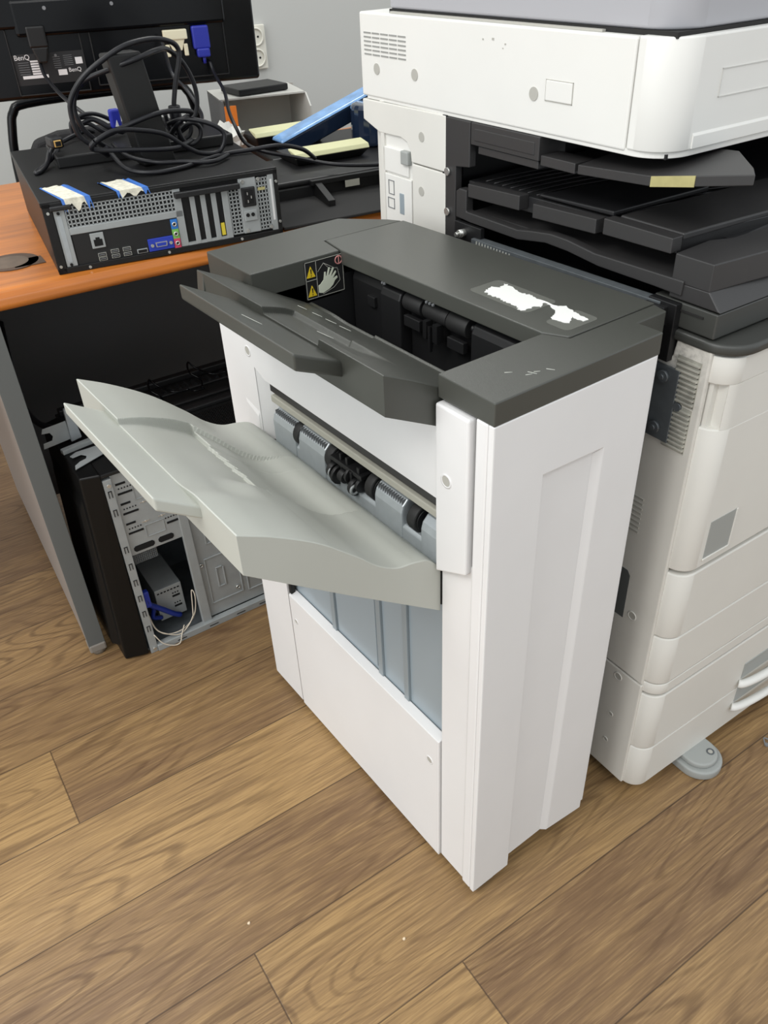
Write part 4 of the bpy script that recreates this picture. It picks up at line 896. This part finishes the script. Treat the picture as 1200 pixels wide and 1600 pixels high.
# ==================================================================
#  OPEN COMPUTER TOWER under the desk
# ==================================================================
T = thing('computer_tower', 'opened computer tower without side cover, standing on the floor under the desk', 'computer', (-.246, .885, 0), radians(-3))
TD = .29
B().hull([(.0, .012, .004), (.0515, -.002, .004), (.0515, TD, .004), (.0, TD-.01, .004)], [(.018, .012, .487), (.0565, -.002, .489), (.0565, TD, .489), (.018, TD-.01, .487)]).obj('front_bezel', 'tower_black', T, bevel=.004, seg=3)
p = B().hull([(-.012, .05, .03), (.004, .03, .03), (.004, TD-.03, .03), (-.012, TD-.05, .03)], [(.008, .05, .40), (.020, .03, .44), (.020, TD-.03, .44), (.008, TD-.05, .40)])
p.obj('bezel_front', 'tower_black', T, bevel=.004)
B().box(.052, .262, .01, .50, TD, .478).box(.052, .01, .003, .50, TD, .010).box(.49, .01, .01, .50, TD, .478).obj('chassis_shell', 'steel_dark', T, bevel=.001)
B().box(.0560, .0, .0, .0735, .012, .472).obj('front_flange', 'steel', T, bevel=.001)
for z in (.430, .385, .290, .245, .200, .155, .110, .065):
    B().box(.0610, -.0012, z, .0625, .0, z+.016).box(.0670, -.0012, z, .0685, .0, z+.016).box(.0610, -.0012, z+.0145, .0685, .0, z+.016).obj('flange_hook', 'gap', T)
B().box(.0735, .008, .272, .198, .012, .474).box(.0735, .012, .272, .198, .20, .274).obj('drive_cage', 'steel', T, bevel=.001)
for k, z in enumerate((.448, .425, .400, .376, .350, .326)):
    B().box(.080, .0070, z, .112 if k % 2 else .100, .0085, z+.0045).obj('cage_slot', 'hole', T)
for z in (.438, .388, .338):
    for xx, zz in ((.083, z), (.160, z-.006)):
        p = B()
        for k in range(5): p.box(xx+.006*k, .0070, zz, xx+.0025+.006*k, .0085, zz+.0028)
        p.obj('cage_perforation', 'hole', T)
for z in (.412, .362, .318): B().box(.162, .0070, z, .188, .0085, z+.005).obj('cage_slot', 'hole', T)
for x0, x1 in ((.082, .127), (.136, .170)): B().prism([(x0, .283), (x0+.004, .279), (x1-.004, .279), (x1, .283), (x1, .289), (x1-.004, .293), (x0+.004, .293), (x0, .289)], .0068, .0085, 'y').obj('cage_slot', 'hole', T)
p = B()
for (x0, z0, x1, z1) in ((.110, .402, .152, .440), (.115, .305, .155, .334)):
    p.box(x0, .0065, z0, x1, .0085, z0+.0015).box(x0, .0065, z1, x1, .0085, z1+.0015).box(x0, .0065, z0, x0+.0015, .0085, z1).box(x1, .0065, z0, x1+.0015, .0085, z1)
p.obj('cage_embossing', 'steel', T, bevel=.0005)
for x, z in ((.125, .392), (.155, .345), (.120, .345), (.125, .460)):
    B().cyl((x, .0062, z), (x, .0085, z), .0022, n=10).box(x-.008, .0068, z-.0008, x+.008, .0085, z+.0008).obj('cage_tab', 'chrome', T)
lattice(.0765, .247, .128, .271, 12, 5, .0015, .010, .013).obj('cage_mesh', 'steel_dark', T)
B().prism([(.189, .012), (.212, .012), (.206, .474), (.186, .474)], .004, .014, 'y').obj('cage_column', 'steel', T, bevel=.002)
B().box(.210, .012, .020, .50, .018, .478).obj('side_plate', 'steel', T, bevel=.001)
p = B()
for (x0, z0, x1, z1) in ((.222, .055, .30, .185), (.235, .225, .33, .40), (.315, .05, .42, .185), (.245, .095, .262, .15)):
    p.box(x0, .0095, z0, x1, .0125, z0+.004).box(x0, .0095, z1, x1, .0125, z1+.004).box(x0, .0095, z0, x0+.004, .0125, z1).box(x1, .0095, z0, x1+.004, .0125, z1)
p.obj('plate_embossing', 'steel', T, bevel=.0015)
for x, z in ((.2135, .176), (.29, .075), (.32, .12), (.215, .45)): B().ring((x, .008, z), (0, 1, 0), .005, .003, .004, 14).obj('standoff', 'chrome', T)
B().box(.0735, -.004, .0, .50, .012, .0180).obj('bottom_rail', 'steel', T, bevel=.0015)
p = B()
for x in (.12, .20, .27, .33, .40): p.box(x, -.0048, .007, x+.022, -.0038, .009)
p.obj('rail_slots', 'gap', T)
B().cyl((.066, -.003, .459), (.066, .0, .459), .004).cyl((.066, -.003, .012), (.066, .0, .012), .004).obj('flange_screw', 'chrome', T)
pb = B().box(.108, .055, .030, .172, .24, .120).obj('power_supply', 'steel', T, bevel=.0015)
p = B()
for k in range(7): p.box(.113+.008*k, .0540, .108, .118+.008*k, .0555, .111)
for z in (.085, .055):
    p.box(.146, .0540, z, .164, .0555, z+.005)
    for k in range(3): p.box(.147+.006*k, .0540, z+.010, .150+.006*k, .0555, z+.013)
p.obj('supply_slots', 'hole', pb)
B().tube([(.082, .03, .150), (.084, .028, .125), (.088, .03, .110), (.110, .032, .085), (.135, .035, .055), (.150, .04, .040)], .0065).tube([(.085, .04, .115), (.095, .04, .09), (.090, .045, .06), (.11, .05, .045)], .005).obj('data_cable', 'wire_b', T)
B().box(.076, .022, .110, .090, .036, .155).obj('cable_plug', 'blue2', T, bevel=.003)
B().tube([(.075, .02, .10), (.082, .012, .055), (.100, .006, .032), (.130, .004, .026), (.158, .010, .030), (.178, .012, .055), (.186, .012, .10), (.182, .016, .115), (.176, .014, .075), (.170, .01, .04)], .0014, n=6).tube([(.074, .02, .10), (.080, .008, .060), (.096, .002, .040), (.128, .0, .020), (.155, .004, .032), (.174, .012, .050)], .0014, n=6).tube([(.072, .0, .050), (.085, -.006, .022), (.105, -.010, .006), (.122, -.010, .004), (.132, -.004, .020), (.145, .006, .036)], .0014, n=6).obj('thin_wires', 'wire_w', T)
# top of the tower
B().box(.054, .0, .478, .50, TD+.02, .486).obj('top_plate', 'case_black', T, bevel=.002)
p = B()
for k in range(44): x = .20+.0066*k; p.box(x, .004, .486, x+.0022, .118, .4885)
for k in range(16): y = .004+.0072*k; p.box(.20, y, .486, .488, y+.0022, .4885)
p.obj('top_mesh', 'case_black', T)
B().box(.10, .128, .486, .49, .146, .497).box(.08, .172, .486, .49, .186, .494).box(.06, .285, .486, .49, .305, .502).box(.06, .232, .486, .49, .262, .492).obj('top_rail', 'black', T, bevel=.003)
p = B()
for k in range(20): p.prism([(.10+.018*k, .492), (.110+.018*k, .492), (.107+.018*k, .498), (.103+.018*k, .498)], .236, .258, 'y')
p.obj('rail_teeth', 'black', T)
def clip(pts, lab): settag(B().tube(pts, .0022, n=6, sub=4).obj('wire_clip', 'black_gloss', loc=(-.240, .885, 0), rz=radians(-3)), lab, 'wire clip', 'bent wire clips on the computer tower')
def cl(x, y): return [(x, y, .501), (x+.012, y+.03, .506), (x-.004, y+.055, .520), (x+.006, y+.08, .532), (x+.020, y+.075, .515), (x+.045, y+.040, .506), (x+.075, y+.035, .505), (x+.080, y+.010, .510), (x+.105, y+.012, .507)]
clip(cl(.245, .165), 'bent black wire clip lying on the tower top, nearest the middle')
clip([(x+.105, y+.03, z) for x, y, z in cl(.245, .165)], 'bent black wire clip on the tower top, closest to the white finisher')
# loose sheet-metal brackets on the tower
bA = thing('sheet_metal_bracket', 'upright notched grey metal bracket at the left corner of the tower top', 'bracket', (-.245, 1.045, .487), radians(-4))
B().prism([(0, .004), (.056, .010), (.056, .052), (.008, .048), (.004, .038), (.020, .036), (.024, .027), (.020, .018), (.002, .016)], .0, .002, 'y').obj('notched_plate', 'steel', bA, bevel=.0005)
B().prism([(.055, .004), (.078, .008), (.072, .080), (.058, .078)], -.004, .006, 'y').obj('folded_flange', 'guide', bA, bevel=.002)
bB = thing('sheet_metal_bracket', 'small grey metal bracket with open hook lying on the tower top under the extended tray', 'bracket', (-.222, .925, .488), radians(6))
B().prism([(.0, .0), (.075, .018), (.075, .055), (.030, .062), (.014, .055), (.016, .046), (.034, .046), (.040, .034), (.034, .024), (.020, .022), (.006, .014)], .003, .005, 'z').obj('hook_plate', 'steel', bB, bevel=.0005)
B().box(.01, .075, .0, .075, .088, .010).obj('side_strip', 'steel', bB, bevel=.001)
settag(B().tube([(-.17, 1.50, .60), (-.20, 1.38, .53), (-.22, 1.27, .50), (-.22, 1.16, .494), (-.19, 1.09, .50), (-.15, 1.05, .506)], .0065).obj('black_cable', 'black_cable'), 'thick black cable hanging down beside the desk leg onto the open tower', 'cable')

# ---- crumbs and a scrap on the floor
for x, y, l in ((-.319, .196, 'tiny pale crumb on the floor left of the finisher base'), (-.132, .018, 'tiny pale crumb on the floor in front of the near corner of the finisher')):
    settag(B().cyl((x, y, 0), (x+.001, y, .003), .0030, .0015, n=8).obj('floor_crumb', 'crumb'), l, 'crumb')
settag(B().box(.655, -.125, 0, .662, -.118, .004).tube([(.655, -.12, .004), (.665, -.11, .006), (.672, -.118, .003)], .0015, n=6).obj('metal_scrap', 'text_g', bevel=.0005), 'tiny twisted metal scrap on the floor beyond the stabiliser foot', 'scrap')
